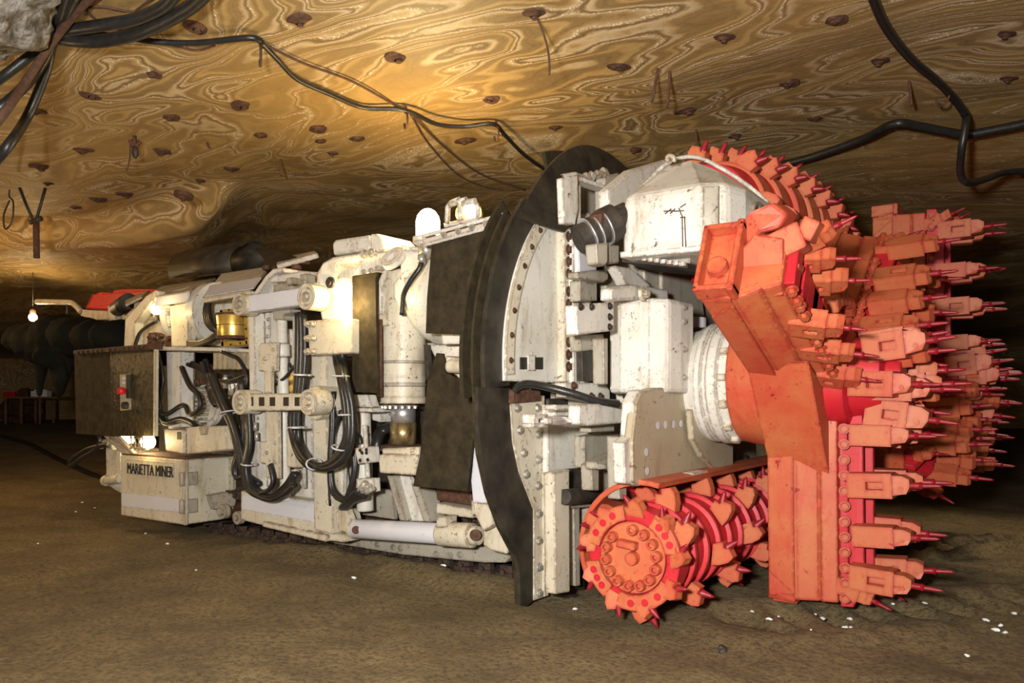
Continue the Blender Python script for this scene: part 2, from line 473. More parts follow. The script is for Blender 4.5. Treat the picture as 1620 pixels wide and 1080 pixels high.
for q, lab in (([(150, -10, .05), (120, 20, .08), (80, 70, .2), (40, 130, .5), (-20, 210, .9), (-130, 310, 1.0)], 'rust brown hose in the bundle hanging at the left edge'),
               ([(110, -30, .05), (95, 20, .08), (86, 62, .1), (60, 110, .3), (30, 145, .5), (-20, 185, .7), (-120, 260, .9)], 'upper black hose of the bundle hanging at the left edge'),
               ([(130, -30, .05), (105, 20, .08), (84, 66, .1), (70, 120, .3), (40, 190, .6), (-10, 260, 1.0), (-120, 400, 1.1)], 'lower black hose of the bundle hanging at the left edge'),
               ([(78, 64, .1), (45, 90, .2), (0, 125, .35), (-30, 145, .4)], 'short black hose leaving the bundle at the left edge')):
    cable(q, .034 if 'rust' not in lab else .028, 'hose', lab, 'hose_rubber' if 'rust' not in lab else 'cable_rust', 'hose')
# thin wires tangled round the hanger
for q, lab in (([(300, -10), (220, 18), (150, 10), (110, 30)], 'thin wire looping between the two thick hoses at upper left'),
               ([(250, -10), (190, 35), (150, 55)], 'thin wire crossing over the thick hoses at upper left'),
               ([(120, -10), (150, 30), (200, 50), (300, 78), (340, 72)], 'thin wire running out under the thick hoses at upper left')):
    cable(q, .008, 'wire', lab, 'cable_rust', 'wire')
# hooks that carry the cables
def hook(px, py, label, r=.07):
    p = on_roof(px, py, .0); root = empty('cable_hook', p)
    b = MB(); b.cyl((0, 0, .08), (0, 0, -.06), .012, n=8)
    b.build('shank', 'rusty_steel', root)
    b = MB(); b.tube([(0, 0, -.06), (r*.8, 0, -.09), (r, 0, -.15), (r*.4, 0, -.20), (-r*.5, 0, -.19), (-r*.8, 0, -.14)], .010, 8)
    b.build('hook', 'rusty_steel', root); root.rotation_euler.z = -YAW
    tag(root, label, 'hook')
hook(68, 78, 'rusty hook carrying the hose bundle at upper left', .10); hook(412, 60, 'rusty hook at the first bend of the long black cable')
hook(642, 168, 'rusty hook at the middle of the long black cable'); hook(785, 190, 'rusty hook at the last bend of the long black cable')
hook(1490, 128, 'rusty hook holding the thick cable at upper right')
# roof bolts with rusty plates
SP = [(312, 42), (240, 117), (145, 150), (55, 175), (268, 184), (385, 165), (500, 202), (525, 243), (563, 218), (130, 238), (65, 264), (254, 240), (366, 266), (315, 286), (200, 308), (290, 312), (155, 314),
      (410, 213), (630, 90), (775, 155), (735, 222), (878, 201), (505, 222), (1003, 237), (980, 105), (1090, 174), (845, 22), (1145, 60), (1245, 130), (1290, 186), (1390, 98), (1320, 30), (1590, 55), (1595, 125), (1165, 215), (118, 327), (75, 290), (474, 33)]
b = MB()
rr = random.Random(3)
b.lathe((0, 0, 0), (0, 0, -1), [(-.05, .085), (.0, .082), (.008, .05), (.03, .028)], 14); b.cyl((0, 0, -.03), (0, 0, -.05), .02, n=6, smooth=False)
pm = b.mesh('roof_bolt'); pm.materials.append(MAT['rusty_steel'])
stains = MB()
for i, (px, py) in enumerate(SP):
    p = on_roof(px, py, .0)
    o = link(bpy.data.objects.new('roof_bolt', pm)); o.location = p; o.rotation_euler = (rr.uniform(-.2, .2), rr.uniform(-.2, .2), rr.uniform(0, 6))
    s = rr.uniform(.8, 1.35); o.scale = (s*rr.uniform(.8, 1.5), s, s*.7)
    tag(o, 'rusty roof bolt plate set in the banded rock ceiling', 'roof bolt', 'rusty bolt plates in the ceiling')
def rod(px0, py0, px1, py1, r, label, name='hanging_rod', cat='rod', mat='rusty_steel'):
    p = on_roof(px0, py0, 0); D = (p-CAM).dot(DV); q = onD(px1, py1, D)
    b = MB(); b.tube([p+V((0, 0, .05)), p.lerp(q, .5)+V((.004, 0, 0)), q], r, 8, 2); tag(b.build(name, mat), label, cat)
rod(1041, 108, 1031, 161, .012, 'left of two short dark rods hanging from the roof above the gearbox cover')
rod(1060, 113, 1055, 170, .012, 'right of two short dark rods hanging from the roof above the gearbox cover')
rod(1437, 128, 1442, 168, .012, 'short rusty rod hanging from the roof beside the thick cable')
rod(1100, 205, 1102, 228, .012, 'short rusty rod with a wire end above the upper red drum')
# thin chain-like strap near the top centre
p = [on_roof(848, 25, .02)]; D = (p[0]-CAM).dot(DV)
b = MB(); b.tube([p[0], onD(858, 48, D-.02), onD(866, 75, D), onD(869, 98, D-.02), onD(869, 119, D)], .008, 6, 3); tag(b.build('hanging_wire', 'cable_rust'), 'dark crooked wire hanging from a bolt at the top centre', 'wire')
# lamp bracket and chain on the roof, left
p = on_roof(210, 215, 0); D = (p-CAM).dot(DV); root = empty('roof_hanger', p)
def lo(px, py): return onD(px, py, D)-p
b = MB(); b.tube([lo(213, 212), lo(213, 232)], .02, 8, 1); b.tube([lo(206, 222), lo(213, 232), lo(222, 223)], .022, 8); b.build('bracket', 'rusty_steel', root)
b = MB(); b.sphere(lo(214, 240), .055, scale=(.6, .6, 1.3)); b.build('hook_block', 'dark_steel', root)
b = MB(); b.tube([lo(206, 228), lo(206, 245), lo(203, 262), lo(200, 270)], .008, 6); b.build('chain', 'cable_rust', root)
tag(root, 'dark hook block and chain hanging from the roof at left', 'hanger')
for a, lab in (((443, 252, 445, 278), 'short dangling chain end above the rubber sheet'), ((326, 225, 331, 234), 'small dark clip on the roof at left')):
    rod(a[0], a[1], a[2], a[3], .012, lab, 'dangling_chain' if 'chain' in lab else 'roof_clip', 'chain' if 'chain' in lab else 'clip')
# red hanging pipe with two stays
D = 9.4; root = empty('pipe_hanger', onD(56, 350, D)); p = root.location.copy()
b = MB(); b.tube([lo(31, 297), lo(42, 325), lo(53, 349)], .018, 8, 1); b.build('stay', 'dark_steel', root)
b = MB(); b.tube([lo(72, 297), lo(64, 325), lo(57, 349)], .018, 8, 1); b.build('stay', 'dark_steel', root)
b = MB(); b.cyl(lo(57, 346), lo(58, 408), .035, n=12); b.build('pipe', 'rusty_steel', root)
b = MB(); b.cyl(lo(47, 352), lo(66, 345), .03, n=10); b.build('clamp', 'dark_steel', root)
tag(root, 'red rusty pipe hanging from two dark stays at the left', 'pipe hanger')
b = MB(); b.tube([onD(15, 317, 9), onD(6, 340, 9), onD(8, 362, 9), onD(19, 350, 9), onD(21, 320, 9), onD(15, 312, 9), onD(15, 300, 9)], .010, 6)
tag(b.build('wire_loop', 'hose_rubber'), 'black wire loop hanging at the left edge beside the red pipe', 'wire')

# ---------------------------------------------------------------- far left background
def fl(px, py, D): return onD(px, py, D)
TD = 27.0; gx = fl(75, 664, TD); zt = floor_h(gx.x, gx.y)
root = empty('workbench', (gx.x, gx.y, zt)); WR = RV; 
def wb(px, py, dd=0): return onD(px, py, TD) + DV*dd - V(root.location)
zf = 0.0
def leg(px):
    q = wb(px, 640); q.z = 0; b = MB()
    for dd in (0, .8):
        b = MB(); b.cyl(q+DV*dd, q+DV*dd+V((0, 0, .88)), .05, n=6); b.build('leg', 'wood', root)
for px in (9, 34, 63): leg(px)
q0, q1 = wb(4, 626), wb(88, 626); q0.z = q1.z = .88
b = MB(); b.prism([q0, q1, q1+DV*.9, q0+DV*.9], (0, 0, .06)); b.build('table_top', 'wood', root)
tag(root, 'low wooden workbench at the far left, cluttered, on the dirt floor', 'workbench')
def on_bench(px, name, size, mat, lab, cat):
    q = wb(px, 626)+V(root.location); q.z = zt+.94+size[2]/2
    b = MB(); b.box(q+DV*.3, size, Matrix.Rotation(YAW, 4, 'Z')); b.box(q+DV*.3+V((0, 0, size[2]*.6)), (size[0]*.7, size[1]*.6, size[2]*.3), Matrix.Rotation(YAW, 4, 'Z'))
    tag(b.build(name, mat, None, .01), lab, cat)
on_bench(57, 'carton', (.55, .3, .2), 'salt_white', 'pale bright box standing on the workbench at far left', 'box')
on_bench(31, 'tool_case', (.35, .3, .24), 'rusty_steel', 'dark brown case on the workbench, left of the pale box', 'case')
on_bench(9, 'tool_box', (.4, .3, .14), 'bright_red', 'dark red flat box at the left end of the workbench', 'box')
for i, (px, py, s, mt, lab) in enumerate(((30, 600, .5, 'rusty_steel', 'rust brown heap of scrap behind the workbench'),)):
    q = fl(px, py, TD+2); b = MB(); bmesh.ops.create_icosphere(b.bm, subdivisions=3, radius=s)
    q.z = floor_h(q.x, q.y)+.45
    for v in b.bm.verts: v.co = V((v.co.x*1.3, v.co.y*1.3, v.co.z))*(1+.5*noise.noise(v.co*4)) + q
    for v in b.bm.verts: v.co.z = max(v.co.z, q.z-.5)
    tag(b.build('scrap_heap', mt), lab, 'scrap', kind='stuff')
# lamp by the far wall
q = onD(52, 500, 13.5); root = empty('hanging_lamp', q)
b = MB(); b.cyl((0, 0, .0), (0, 0, 1.6), .006, n=6); b.build('cord', 'hose_rubber', root)
b = MB(); b.cyl((0, 0, .05), (0, 0, .12), .05, n=12); b.build('socket', 'rusty_steel', root)
b = MB(); b.sphere((0, 0, -.02), .07); b.build('bulb', 'small_glow', root)
tag(root, 'small lit bulb hanging behind the black cloth duct', 'lamp')
# cables lying on the floor at left
def ground_cable(px, r, name, lab, cat='cable'):
    pts = [onZ(x, y, 0.0) for x, y in px]
    pts = [V((p.x, p.y, floor_h(p.x, p.y)+r)) for p in pts]
    b = MB(); b.tube(pts, r, 8, 8); tag(b.build(name, 'hose_rubber'), lab, cat)
ground_cable([(-20, 712), (40, 722), (90, 738), (150, 757), (190, 770)], .045, 'power_cable', 'thick black cable lying on the floor at left, running under the machine')
b = MB(); P = [onY(x, y, -.9) for x, y in ((157, 690), (158, 700), (150, 712), (128, 725), (112, 737), (113, 728), (135, 712), (158, 705), (172, 703))]
LOOPP = P
# salt chips
rr = random.Random(5)
chips = [(1583, 992), (1575, 998), (1560, 985), (1290, 971), (1300, 975), (1336, 990), (1346, 995), (1217, 984), (1232, 986), (1412, 950), (1424, 949), (1462, 952), (1345, 973), (1283, 990), (1595, 965), (1605, 975), (1530, 1033), (910, 963), (1190, 971), (1570, 960), (1555, 978),
         (130, 795), (150, 803), (120, 808), (310, 905), (230, 845), (265, 858), (60, 860), (560, 915), (700, 915), (780, 870), (1500, 965), (1590, 1000)]
base = []
for k in range(4):
    b = MB(); bmesh.ops.create_icosphere(b.bm, subdivisions=2, radius=.02)
    for v in b.bm.verts: v.co = V((v.co.x*1.5, v.co.y, v.co.z*.7))*(1+.7*noise.noise(v.co*60+V((k*5, 0, 0))))
    me = b.mesh('salt_chip'); me.materials.append(MAT['salt_white']); base.append(me)
for i, (px, py) in enumerate(chips):
    p = onZ(px, py, .0); o = link(bpy.data.objects.new('salt_chip', base[i % 4])); o.location = (p.x, p.y, floor_h(p.x, p.y)+.008)
    s = rr.uniform(.35, .85); o.scale = (s, s, s); o.rotation_euler.z = rr.uniform(0, 6)
    tag(o, 'small white salt chip lying on the brown dirt floor', 'salt chip', 'white salt chips on the floor')
p = onZ(1142, 1027, 0); b = MB(); bmesh.ops.create_icosphere(b.bm, subdivisions=3, radius=.028)
for v in b.bm.verts: v.co = v.co*(1+.5*noise.noise(v.co*30))+V((p.x, p.y, floor_h(p.x, p.y)+.012))
tag(b.build('stone', 'dark_steel'), 'small dark stone on the bare floor below the lower red drum', 'stone')
# ---------------------------------------------------------------- the boring machine
R0 = empty('mining_machine', (0, 0, 0))
tag(R0, 'white low-profile boring machine with red cutting rotors and black rubber shield, standing on crawler tracks', 'mining machine')
SC, SZ = 0.0, 1.76            # shaft axis of the near rotor (Y, Z of the shield circle)
W, CR, GR, GW, RB, RBB, HO = 'white_paint', 'cream_paint', 'clean_grey', 'grimy_white', 'rubber', 'rubber_brown', 'hose_rubber'
WHOLE = {'radiator', 'paint_scribble', 'wear_blocks', 'valve_clutter', 'rock_debris', 'lamp_guard', 'flange_lug', 'hinge_strip', 'spotlight_cage'}
def P(name, mat, fn, bevel=.006, parent=R0, label=None):
    b = MB(); fn(b); o = b.build(name, mat, parent, bevel, label)
    return o if name in WHOLE else split_pieces(o)

# ---- chassis core, crawlers
def core(b):
    b.bx(-6.0, -.5, -.35, 3.1, .35, 1.9); b.bx(-4.8, -.6, .2, 2.6, 1.9, 2.55); b.bx(-.5, .02, -.9, 3.7, .55, 1.5)
    b.bx(-.3, -.02, -.3, 3.1, 1.5, 2.9)
P('chassis', 'dark_steel', core, .02)
def crawler(y0):
    fr = P('crawler_frame', 'rusty_steel', lambda b: b.bx(-4.6, -.55, y0+.06, y0+.50, .16, .36), .02)
    b = MB(); cx0, cx1, r = -4.7, -.48, .22; L = cx1-cx0; n = 44; per = 2*L+2*math.pi*r
    for i in range(n):
        s = per*i/n
        if s < L: p = V((cx0+s, 0, .03)); a = 0
        elif s < L+math.pi*r: t = (s-L)/r; p = V((cx1+math.sin(t)*r, 0, .03+r-math.cos(t)*r)); a = -t
        elif s < 2*L+math.pi*r: p = V((cx1-(s-L-math.pi*r), 0, .03+2*r)); a = math.pi
        else: t = (s-2*L-math.pi*r)/r; p = V((cx0-math.sin(t)*r, 0, .03+r+math.cos(t)*r)); a = math.pi-t
        m = Matrix.Rotation(a, 4, 'Y'); c = p+V((0, y0+.27, 0))
        b.box(c, (.17, .56, .035), m); b.box(c - m.to_3x3() @ V((0, 0, .035)), (.03, .54, .05), m)
        b.box(c + m.to_3x3() @ V((0, -.22, .04)), (.12, .06, .07), m)
        for yy in (-.285,):
            b.cyl(c+V((0, yy, 0))+m.to_3x3() @ V((0, 0, .03)), c+V((0, yy-.02, 0))+m.to_3x3() @ V((0, 0, .03)), .022, n=8)
    b.build('crawler_track', 'track_steel', fr, 0)
crawler(-.48); crawler(2.55)

# ---- side skirt and lower works (near side)
P('skirt', CR, lambda b: (b.side([(381, 776), (381, 822), (497, 852), (545, 858), (545, 845), (505, 838), (503, 793)], -.98, .35), b.side([(415, 825), (415, 833), (515, 857), (519, 847)], -1.0, .30)), .008)
P('skirt_band', GR, lambda b: b.side([(383, 781), (382, 806), (497, 826), (499, 795)], -.985, .02), 0)
P('crawler_rail', GW, lambda b: (b.side([(519, 842), (519, 858), (640, 878), (765, 890), (800, 890), (808, 880), (808, 866), (760, 862), (640, 850)], -.62, .12)), .01)
bolts([onY(x, y, -.625) for x, y in ((530, 850), (548, 853), (597, 861), (622, 865), (633, 867), (690, 876), (712, 878), (728, 877))], (0, -1, 0), R0, .022)
# lower lengthwise cylinder
def lowcyl(b):
    a = onY(563, 836, -.92); c = onY(700, 844, -.92); b.cyl(a, c, .085, n=28)
o = P('steering_cylinder', GR, lowcyl, .004)
P('cylinder_head', CR, lambda b: (b.cyl(onY(697, 844, -.92), onY(748, 847, -.92), .098, n=28), b.cyl(onY(735, 846, -.92), onY(758, 847, -.92), .075, n=20), b.side([(690, 818), (708, 816), (708, 833), (690, 834)], -1.0, .12), b.sphere(onY(561, 836, -.92), .088)), .006, o)
P('pin', 'rusty_steel', lambda b: (b.cyl(onY(752, 846, -1.0), onY(752, 846, -.85), .045), b.cyl(onY(563, 838, -1.02), onY(563, 838, -.95), .035)), .004, o)
P('clevis', CR, lambda b: (b.side([(764, 807), (779, 803), (806, 872), (800, 876), (775, 870), (764, 862)], -1.02, .30), b.side([(745, 790), (776, 800), (780, 812), (745, 815)], -.9, .2)), .01)
P('clevis', CR, lambda b: (b.side([(538, 800), (550, 806), (556, 822), (548, 842), (536, 840), (530, 812)], -1.0, .06), b.side([(551, 802), (562, 806), (566, 822), (558, 824)], -.86, .05)), .006)
# inclined struts below the jack
P('strut', GW, lambda b: b.side([(612, 752), (622, 752), (642, 824), (632, 823)], -.86, .2), .006)
P('strut', W, lambda b: b.side([(622, 750), (648, 752), (672, 825), (640, 824)], -.78, .05), .006)
P('strut', GW, lambda b: b.side([(650, 765), (662, 768), (682, 826), (670, 825)], -.86, .2), .006)
P('web_plate', GW, lambda b: b.side([(590, 772), (620, 775), (625, 822), (560, 812), (580, 790)], -.6, .04), .004)
P('web_plate', GW, lambda b: b.side([(662, 770), (690, 780), (692, 826), (676, 826)], -.66, .04), .004)
P('rail_cover', CR, lambda b: (b.side([(690, 795), (748, 806), (748, 820), (690, 812)], -.80, .25)), .008)

# ---- rear power pack box with the name plate
bx = MB(); YN = -1.0; a = onY(191, 815, YN); c = onY(290, 830, YN); XF = c.x; ZB = .17; ZT = onY(290, 727, YN).z
bx.bx(a.x, XF, YN, -.35, ZB, ZT); bx.build('housing', CR, R0, .012)
P('housing_band', GR, lambda b: b.side([(192, 778), (192, 801), (286, 811), (286, 788)], YN-.004, .02), 0)
P('name_plate', CR, lambda b: b.side([(199, 726), (199, 749), (275, 754), (275, 732)], YN-.012, .02), .003)
cu = bpy.data.curves.new('lettering', 'FONT'); cu.body = 'MARIETTA MINER'; cu.size = .20; cu.extrude = .004; cu.align_x = 'LEFT'; cu.materials.append(MAT['ink'])
t = link(bpy.data.objects.new('lettering', cu)); p = onY(201, 748, YN-.018); t.location = p; t.rotation_euler = (math.radians(90), 0, 0); t.parent = R0
q = onY(273, 750, YN-.018); bpy.context.view_layer.update(); sx = (q.x-p.x)/max(t.dimensions.x, .1); hgt = abs(onY(201, 748, YN).z-onY(201, 731, YN).z)/.145
m_ = bpy.data.meshes.new_from_object(t); o = link(bpy.data.objects.new('lettering', m_)); o.parent = R0; o.matrix_local = Matrix.Translation(p) @ Matrix.Rotation(math.radians(90), 4, 'X') @ Matrix.Diagonal((sx, hgt, 1, 1)) @ Matrix.Shear('XZ', 4, (0, 0)); bpy.data.objects.remove(t)
for ya, yb in ((747, 768), (790, 812)):
    P('hinge', GW, lambda b: (b.cyl(onY(288, ya, YN-.02), onY(288, yb, YN-.02), .03, n=12), b.bx(XF-.005, XF+.02, YN+.03, YN+.16, onY(288, yb, YN).z, onY(288, ya, YN).z)), .003)
P('housing_rib', CR, lambda b: (b.bx(XF, XF+.035, -.46, -.40, ZB+.02, ZT-.02), b.bx(XF-.01, XF+.03, YN, YN+.04, ZB, ZT)), .004)
P('housing_lug', GW, lambda b: b.front([(333, 783), (360, 778), (374, 790), (372, 800), (340, 806)], XF+.12, .10), .006)
P('lug_wheel', GW, lambda b: (b.lathe(onY(358, 808, -.62), (0, -1, 0), [(0, .001), (0, .08), (.06, .08), (.06, .04), (.09, .04), (.09, .001)], 20), b.lathe(onY(382, 818, -.62), (0, -1, 0), [(0, .001), (0, .07), (.06, .07), (.06, .03), (.08, .03), (.08, .001)], 20)), 0)
P('junction_box', CR, lambda b: (b.side([(259, 678), (291, 680), (291, 718), (262, 713)], -.95, .5), b.side([(289, 678), (300, 675), (356, 673), (359, 712), (291, 719)], -.92, .5)), .012)
P('box_latch', GW, lambda b: (b.side([(314, 676), (328, 676), (326, 687), (317, 688)], -.94, .03)), .004)
P('reflector', 'ink', lambda b: b.side([(280, 683), (286, 683), (286, 695), (280, 695)], -.955, .01), 0)
P('tail_box', CR, lambda b: (b.side([(167, 706), (190, 712), (190, 780), (168, 766)], -.80, .5), ), .01)
P('tail_band', GR, lambda b: b.side([(168, 748), (189, 757), (189, 772), (168, 764)], -.806, .01), 0)
P('tail_pin', CR, lambda b: (b.cyl(onY(169, 760, -.86), onY(189, 757, -.86), .05, n=16), b.cyl(onY(166, 760, -.86), onY(170, 760, -.86), .065, n=16)), .006)
P('tow_bracket', GW, lambda b: (b.tube([onY(158, 708, -.85), onY(160, 702, -.85), onY(170, 700, -.85), onY(182, 706, -.85)], .045, 10),), 0)
b = MB(); b.tube(LOOPP, .028, 8); b.build('tail_hose', HO, R0)
P('slanted_channel', GW, lambda b: (b.side([(163, 689), (172, 689), (205, 719), (192, 717)], -.98, .05), b.side([(178, 689), (184, 689), (212, 718), (204, 718)], -.95, .05)), .004)
P('fluorescent_lamp', 'small_glow', lambda b: (b.cyl(onY(190, 695, -.80), onY(207, 695, -.80), .05, n=12),), 0)
P('work_lamp_bulb', 'bulb_glow', lambda b: b.sphere(onY(234, 699, -.78), .085), 0)
P('lamp_guard', GW, lambda b: [b.tube([onY(x, 689, -.92), onY(x+1, 700, -.95), onY(x, 712, -.92)], .008, 6) for x in (207, 213, 219, 225)]+[b.cyl(onY(205, y, -.93), onY(240, y, -.93), .008, n=6) for y in (692, 702, 709)], 0)
P('housing_lid', 'rusty_steel', lambda b: b.bx(a.x-.02, XF-.02, YN+.02, -.4, ZT, ZT+.02), .004)

# ---- rear side doors: flat dark rubber and the shiny black panel
P('rubber_door', RBB, lambda b: b.side([(117, 559), (174, 553), (175, 690), (120, 686)], -1.0, .05), .006)
P('control_panel', 'glossy_black', lambda b: (b.side([(174, 553), (244, 548), (243, 690), (175, 690)], -1.02, .06)), .006)
P('panel_strip', 'rusty_steel', lambda b: b.side([(116, 560), (116, 554), (244, 543), (244, 552)], -1.06, .10), .003)
bolts([onY(x, 558-(x-120)*.083, -1.065) for x in (123, 130, 138, 146, 153, 160, 173, 181, 188, 195, 203, 211, 219, 226)], (0, -1, 0), R0, .018, .012, 'dark_steel')
P('panel_edge', CR, lambda b: (b.side([(243, 548), (246, 548), (245, 690), (242, 690)], -1.03, .04),), .002)
P('control_recess', GW, lambda b: b.side([(189, 592), (206, 591), (206, 648), (190, 650)], -1.03, .02), .003)
P('button_block', 'ink', lambda b: (b.side([(199, 592), (205, 592), (204, 630), (199, 630)], -1.05, .03), b.lathe(onY(201, 641, -1.03), (0, -1, 0), [(0, .04), (.05, .04), (.05, .001)], 14)), .004)
P('stop_button', 'bright_red', lambda b: b.lathe(onY(197, 618, -1.03), (0, -1, 0), [(0, .035), (.05, .045), (.07, .03), (.07, .001)], 16), 0)
P('switch', 'clean_grey', lambda b: [b.side([(193, y), (198, y), (198, y+5), (193, y+5)], -1.05, .03) for y in (596, 603)], .003)
# deck
P('deck_rail', W, lambda b: (b.side([(245, 548), (352, 549), (354, 556), (246, 554)], -.95, .6)), .006)
P('deck_post', W, lambda b: (b.side([(263, 556), (286, 556), (285, 676), (266, 678)], -.86, .16)), .006)
P('deck_post', GW, lambda b: (b.side([(287, 556), (293, 556), (292, 676), (287, 676)], -.78, .12)), .004)
P('radiator', GW, lambda b: [b.side([(297, 612+i*7), (328, 611+i*7), (328, 616+i*7), (297, 617+i*7)], -.60, .2) for i in range(9)], .003)
P('cylinder_shell', W, lambda b: b.lathe(onY(340, 640, -.5), (0, -1, 0), [(-.2, .24), (.1, .24), (.1, .18), (.05, .001)], 30), .004)
P('tank_side', 'dark_steel', lambda b: b.side([(330, 620), (352, 600), (375, 610), (378, 700), (358, 714), (332, 700)], -.55, .2), .01)

# ---- rear hood with lamp
P('hood_frame', CR, lambda b: (b.side([(196, 549), (198, 505), (231, 468), (246, 459), (247, 470), (238, 478), (213, 510), (211, 548)], -.80, .12),
    b.side([(268, 484), (297, 478), (297, 548), (271, 548), (270, 506)], -.80, .10), b.side([(240, 478), (246, 484), (268, 482), (268, 488), (244, 490)], -.79, .06)), .006)
P('hood_roof', CR, lambda b: (b.slab([onY(238, 474, -.78), onY(300, 464, -.78), onY(342, 443, .1), onY(256, 456, .1)], .03), b.slab([onY(198, 505, -.78), onY(238, 474, -.78), onY(256, 456, .1), onY(226, 478, .1)], .03)), .006)
P('hood_patch', GR, lambda b: b.slab([onY(247, 470, -.815), onY(299, 462, -.815), onY(295, 477, -.83), onY(245, 484, -.83)], .02), .002)
P('hood_back', CR, lambda b: (b.side([(212, 478), (300, 465), (297, 549), (210, 549)], -.42, .03), b.side([(230, 505), (262, 505), (262, 549), (225, 549)], -.55, .05)), .004)
o = P('hood_lamp', 'glossy_black', lambda b: (b.lathe(onY(259, 492, -.62), (-.6, -.8, 0), [(-.12, .05), (-.1, .12), (.04, .125), (.06, .11), (.02, .1)], 22)), 0)
P('bulb', 'bulb_glow', lambda b: b.sphere(onY(247, 489, -.78), .062), 0, o)
P('lamp_ring', CR, lambda b: b.lathe(onY(245, 488, -.74), (-.5, -.85, 0), [(0, .10), (0, .125), (.02, .125), (.02, .10), (0, .10)], 22), 0, o)
b = MB(); b.tube([onY(214, 545, -.80), onY(220, 528, -.84), (onY(232, 517, -.84)), onY(248, 508, -.82)], .02, 8); b.build('lamp_cable', HO, R0)
b = MB()
rr = random.Random(11)
for i in range(26):
    x, y = rr.uniform(236, 268), rr.uniform(528, 547); p = onY(x, y, rr.uniform(-.75, -.6))
    b.box(p, (rr.uniform(.03, .09), .05, rr.uniform(.02, .05)), Matrix.Rotation(rr.uniform(-1, 1), 4, 'Y'))
b.build('valve_clutter', 'rusty_steel', R0, .004)
# slip ring barrel beside the hood
P('motor_barrel', W, lambda b: b.lathe(onY(318, 500, -.45), (1, 0, 0), [(-.28, .001), (-.28, .34), (-.16, .34), (-.16, .29), (.25, .29), (.25, .36), (.38, .36), (.38, .001)], 36), .004)
bolts([onY(305, 500, -.45)+V((0, -.315*math.sin(a_), .315*math.cos(a_))) for a_ in [i*.45+.2 for i in range(7)]], (1, 0, 0), R0, .02)
b = MB()
for k in range(4):
    b.tube([onY(338+k*3, 462, -.7), onY(326+k*2, 480, -.8), onY(324+k*3, 505, -.85), onY(334+k*2, 520, -.85), onY(345, 524+k*4, -.8)], .022, 8)
b.build('hose_bundle', HO, R0)
b = MB()
for k in range(3):
    b.tube([onY(298, 541+k*4, -.82), onY(318, 541+k*4-2*k, -.86), onY(336, 532+k*3, -.88), onY(350, 524+k*2, -.86)], .026, 8)
b.build('hose_bundle', HO, R0)

# ---- second cover, with the pale patch, and its rolled rubber mat
P('cover_panel', CR, lambda b: (b.slab([onY(322, 475, -.82), onY(398, 462, -.82), onY(428, 425, -.1), onY(352, 436, -.1)], .03),), .004)
P('cover_patch', GR, lambda b: b.slab([onY(325, 470, -.86), onY(402, 457, -.86), onY(414, 440, -.66), onY(333, 453, -.66)], .015), .002)
P('cover_rim', W, lambda b: (b.side([(398, 466), (402, 462), (420, 436), (432, 425), (447, 423), (447, 430), (434, 434), (424, 442), (408, 466)], -.84, .5),), .006)
P('cover_edge', CR, lambda b: b.side([(322, 473), (398, 460), (398, 466), (322, 479)], -.86, .06), .004)
P('gear_support', W, lambda b: (b.side([(406, 462), (424, 438), (465, 430), (470, 455), (408, 468)], -.72, .2), b.side([(426, 438), (478, 428), (500, 430), (502, 442), (428, 447)], -.80, .12)), .006)
P('clamp', GW, lambda b: (b.side([(432, 450), (452, 447), (466, 452), (478, 450), (480, 458), (432, 462)], -.95, .15), b.side([(452, 440), (462, 438), (463, 450), (453, 451)], -.97, .1), b.side([(474, 434), (486, 432), (488, 462), (476, 462)], -1.0, .1)), .008)
bolts([onY(481, 446, -1.0), onY(483, 455, -1.0)], (0, -1, 0), R0, .02)
def toprail(b):
    b.slab([onY(440, 426, -.6), onY(505, 408, -.6), onY(500, 403, .3), onY(440, 416, .3)], .05)
P('cable_rail', W, toprail, .006)
P('fitting', 'rusty_steel', lambda b: (b.cyl(onY(483, 418, -.55), onY(483, 406, -.55), .05, .035, 12), b.cyl(onY(469, 426, -.6), onY(469, 419, -.6), .05, n=12), b.cyl(onY(421, 427, -.5), onY(421, 420, -.5), .04, n=10)), .004)
P('hatch', 'dark_steel', lambda b: (b.slab([onY(438, 428, -.4), onY(490, 416, -.4), onY(486, 410, .4), onY(420, 424, .4)], .04),), .004)

# brass framed coil box
o = P('coil_box', 'brass', lambda b: (b.side([(347, 490), (389, 486), (389, 492), (347, 497)], -.98, .16), b.side([(349, 540), (391, 538), (392, 545), (350, 549)], -.98, .16), b.side([(347, 490), (352, 490), (354, 548), (349, 548)], -.98, .16), b.side([(385, 487), (390, 487), (393, 545), (388, 545)], -.98, .16)), .004)
P('coil', 'brass', lambda b: (b.cyl(onY(369, 533, -.90), onY(368, 498, -.90), .155, n=28),), .004, o)
P('coil_band', 'rusty_steel', lambda b: (b.cyl(onY(369, 537, -.90), onY(369, 532, -.90), .165, n=28), b.cyl(onY(368, 499, -.90), onY(368, 496, -.90), .165, n=28), b.cyl(onY(368.5, 515.5, -.90), onY(368.5, 514.5, -.90), .158, n=28)), 0, o)
P('coil_back', 'dark_steel', lambda b: b.side([(349, 492), (388, 489), (391, 543), (351, 546)], -.80, .05), 0, o)
bolts([onY(x, y, -.985) for x, y in ((350, 500), (351, 520), (352, 538), (388, 500), (389, 520), (390, 535), (362, 490), (376, 489), (365, 545), (380, 543))], (0, -1, 0), o, .009, .006, 'ink')
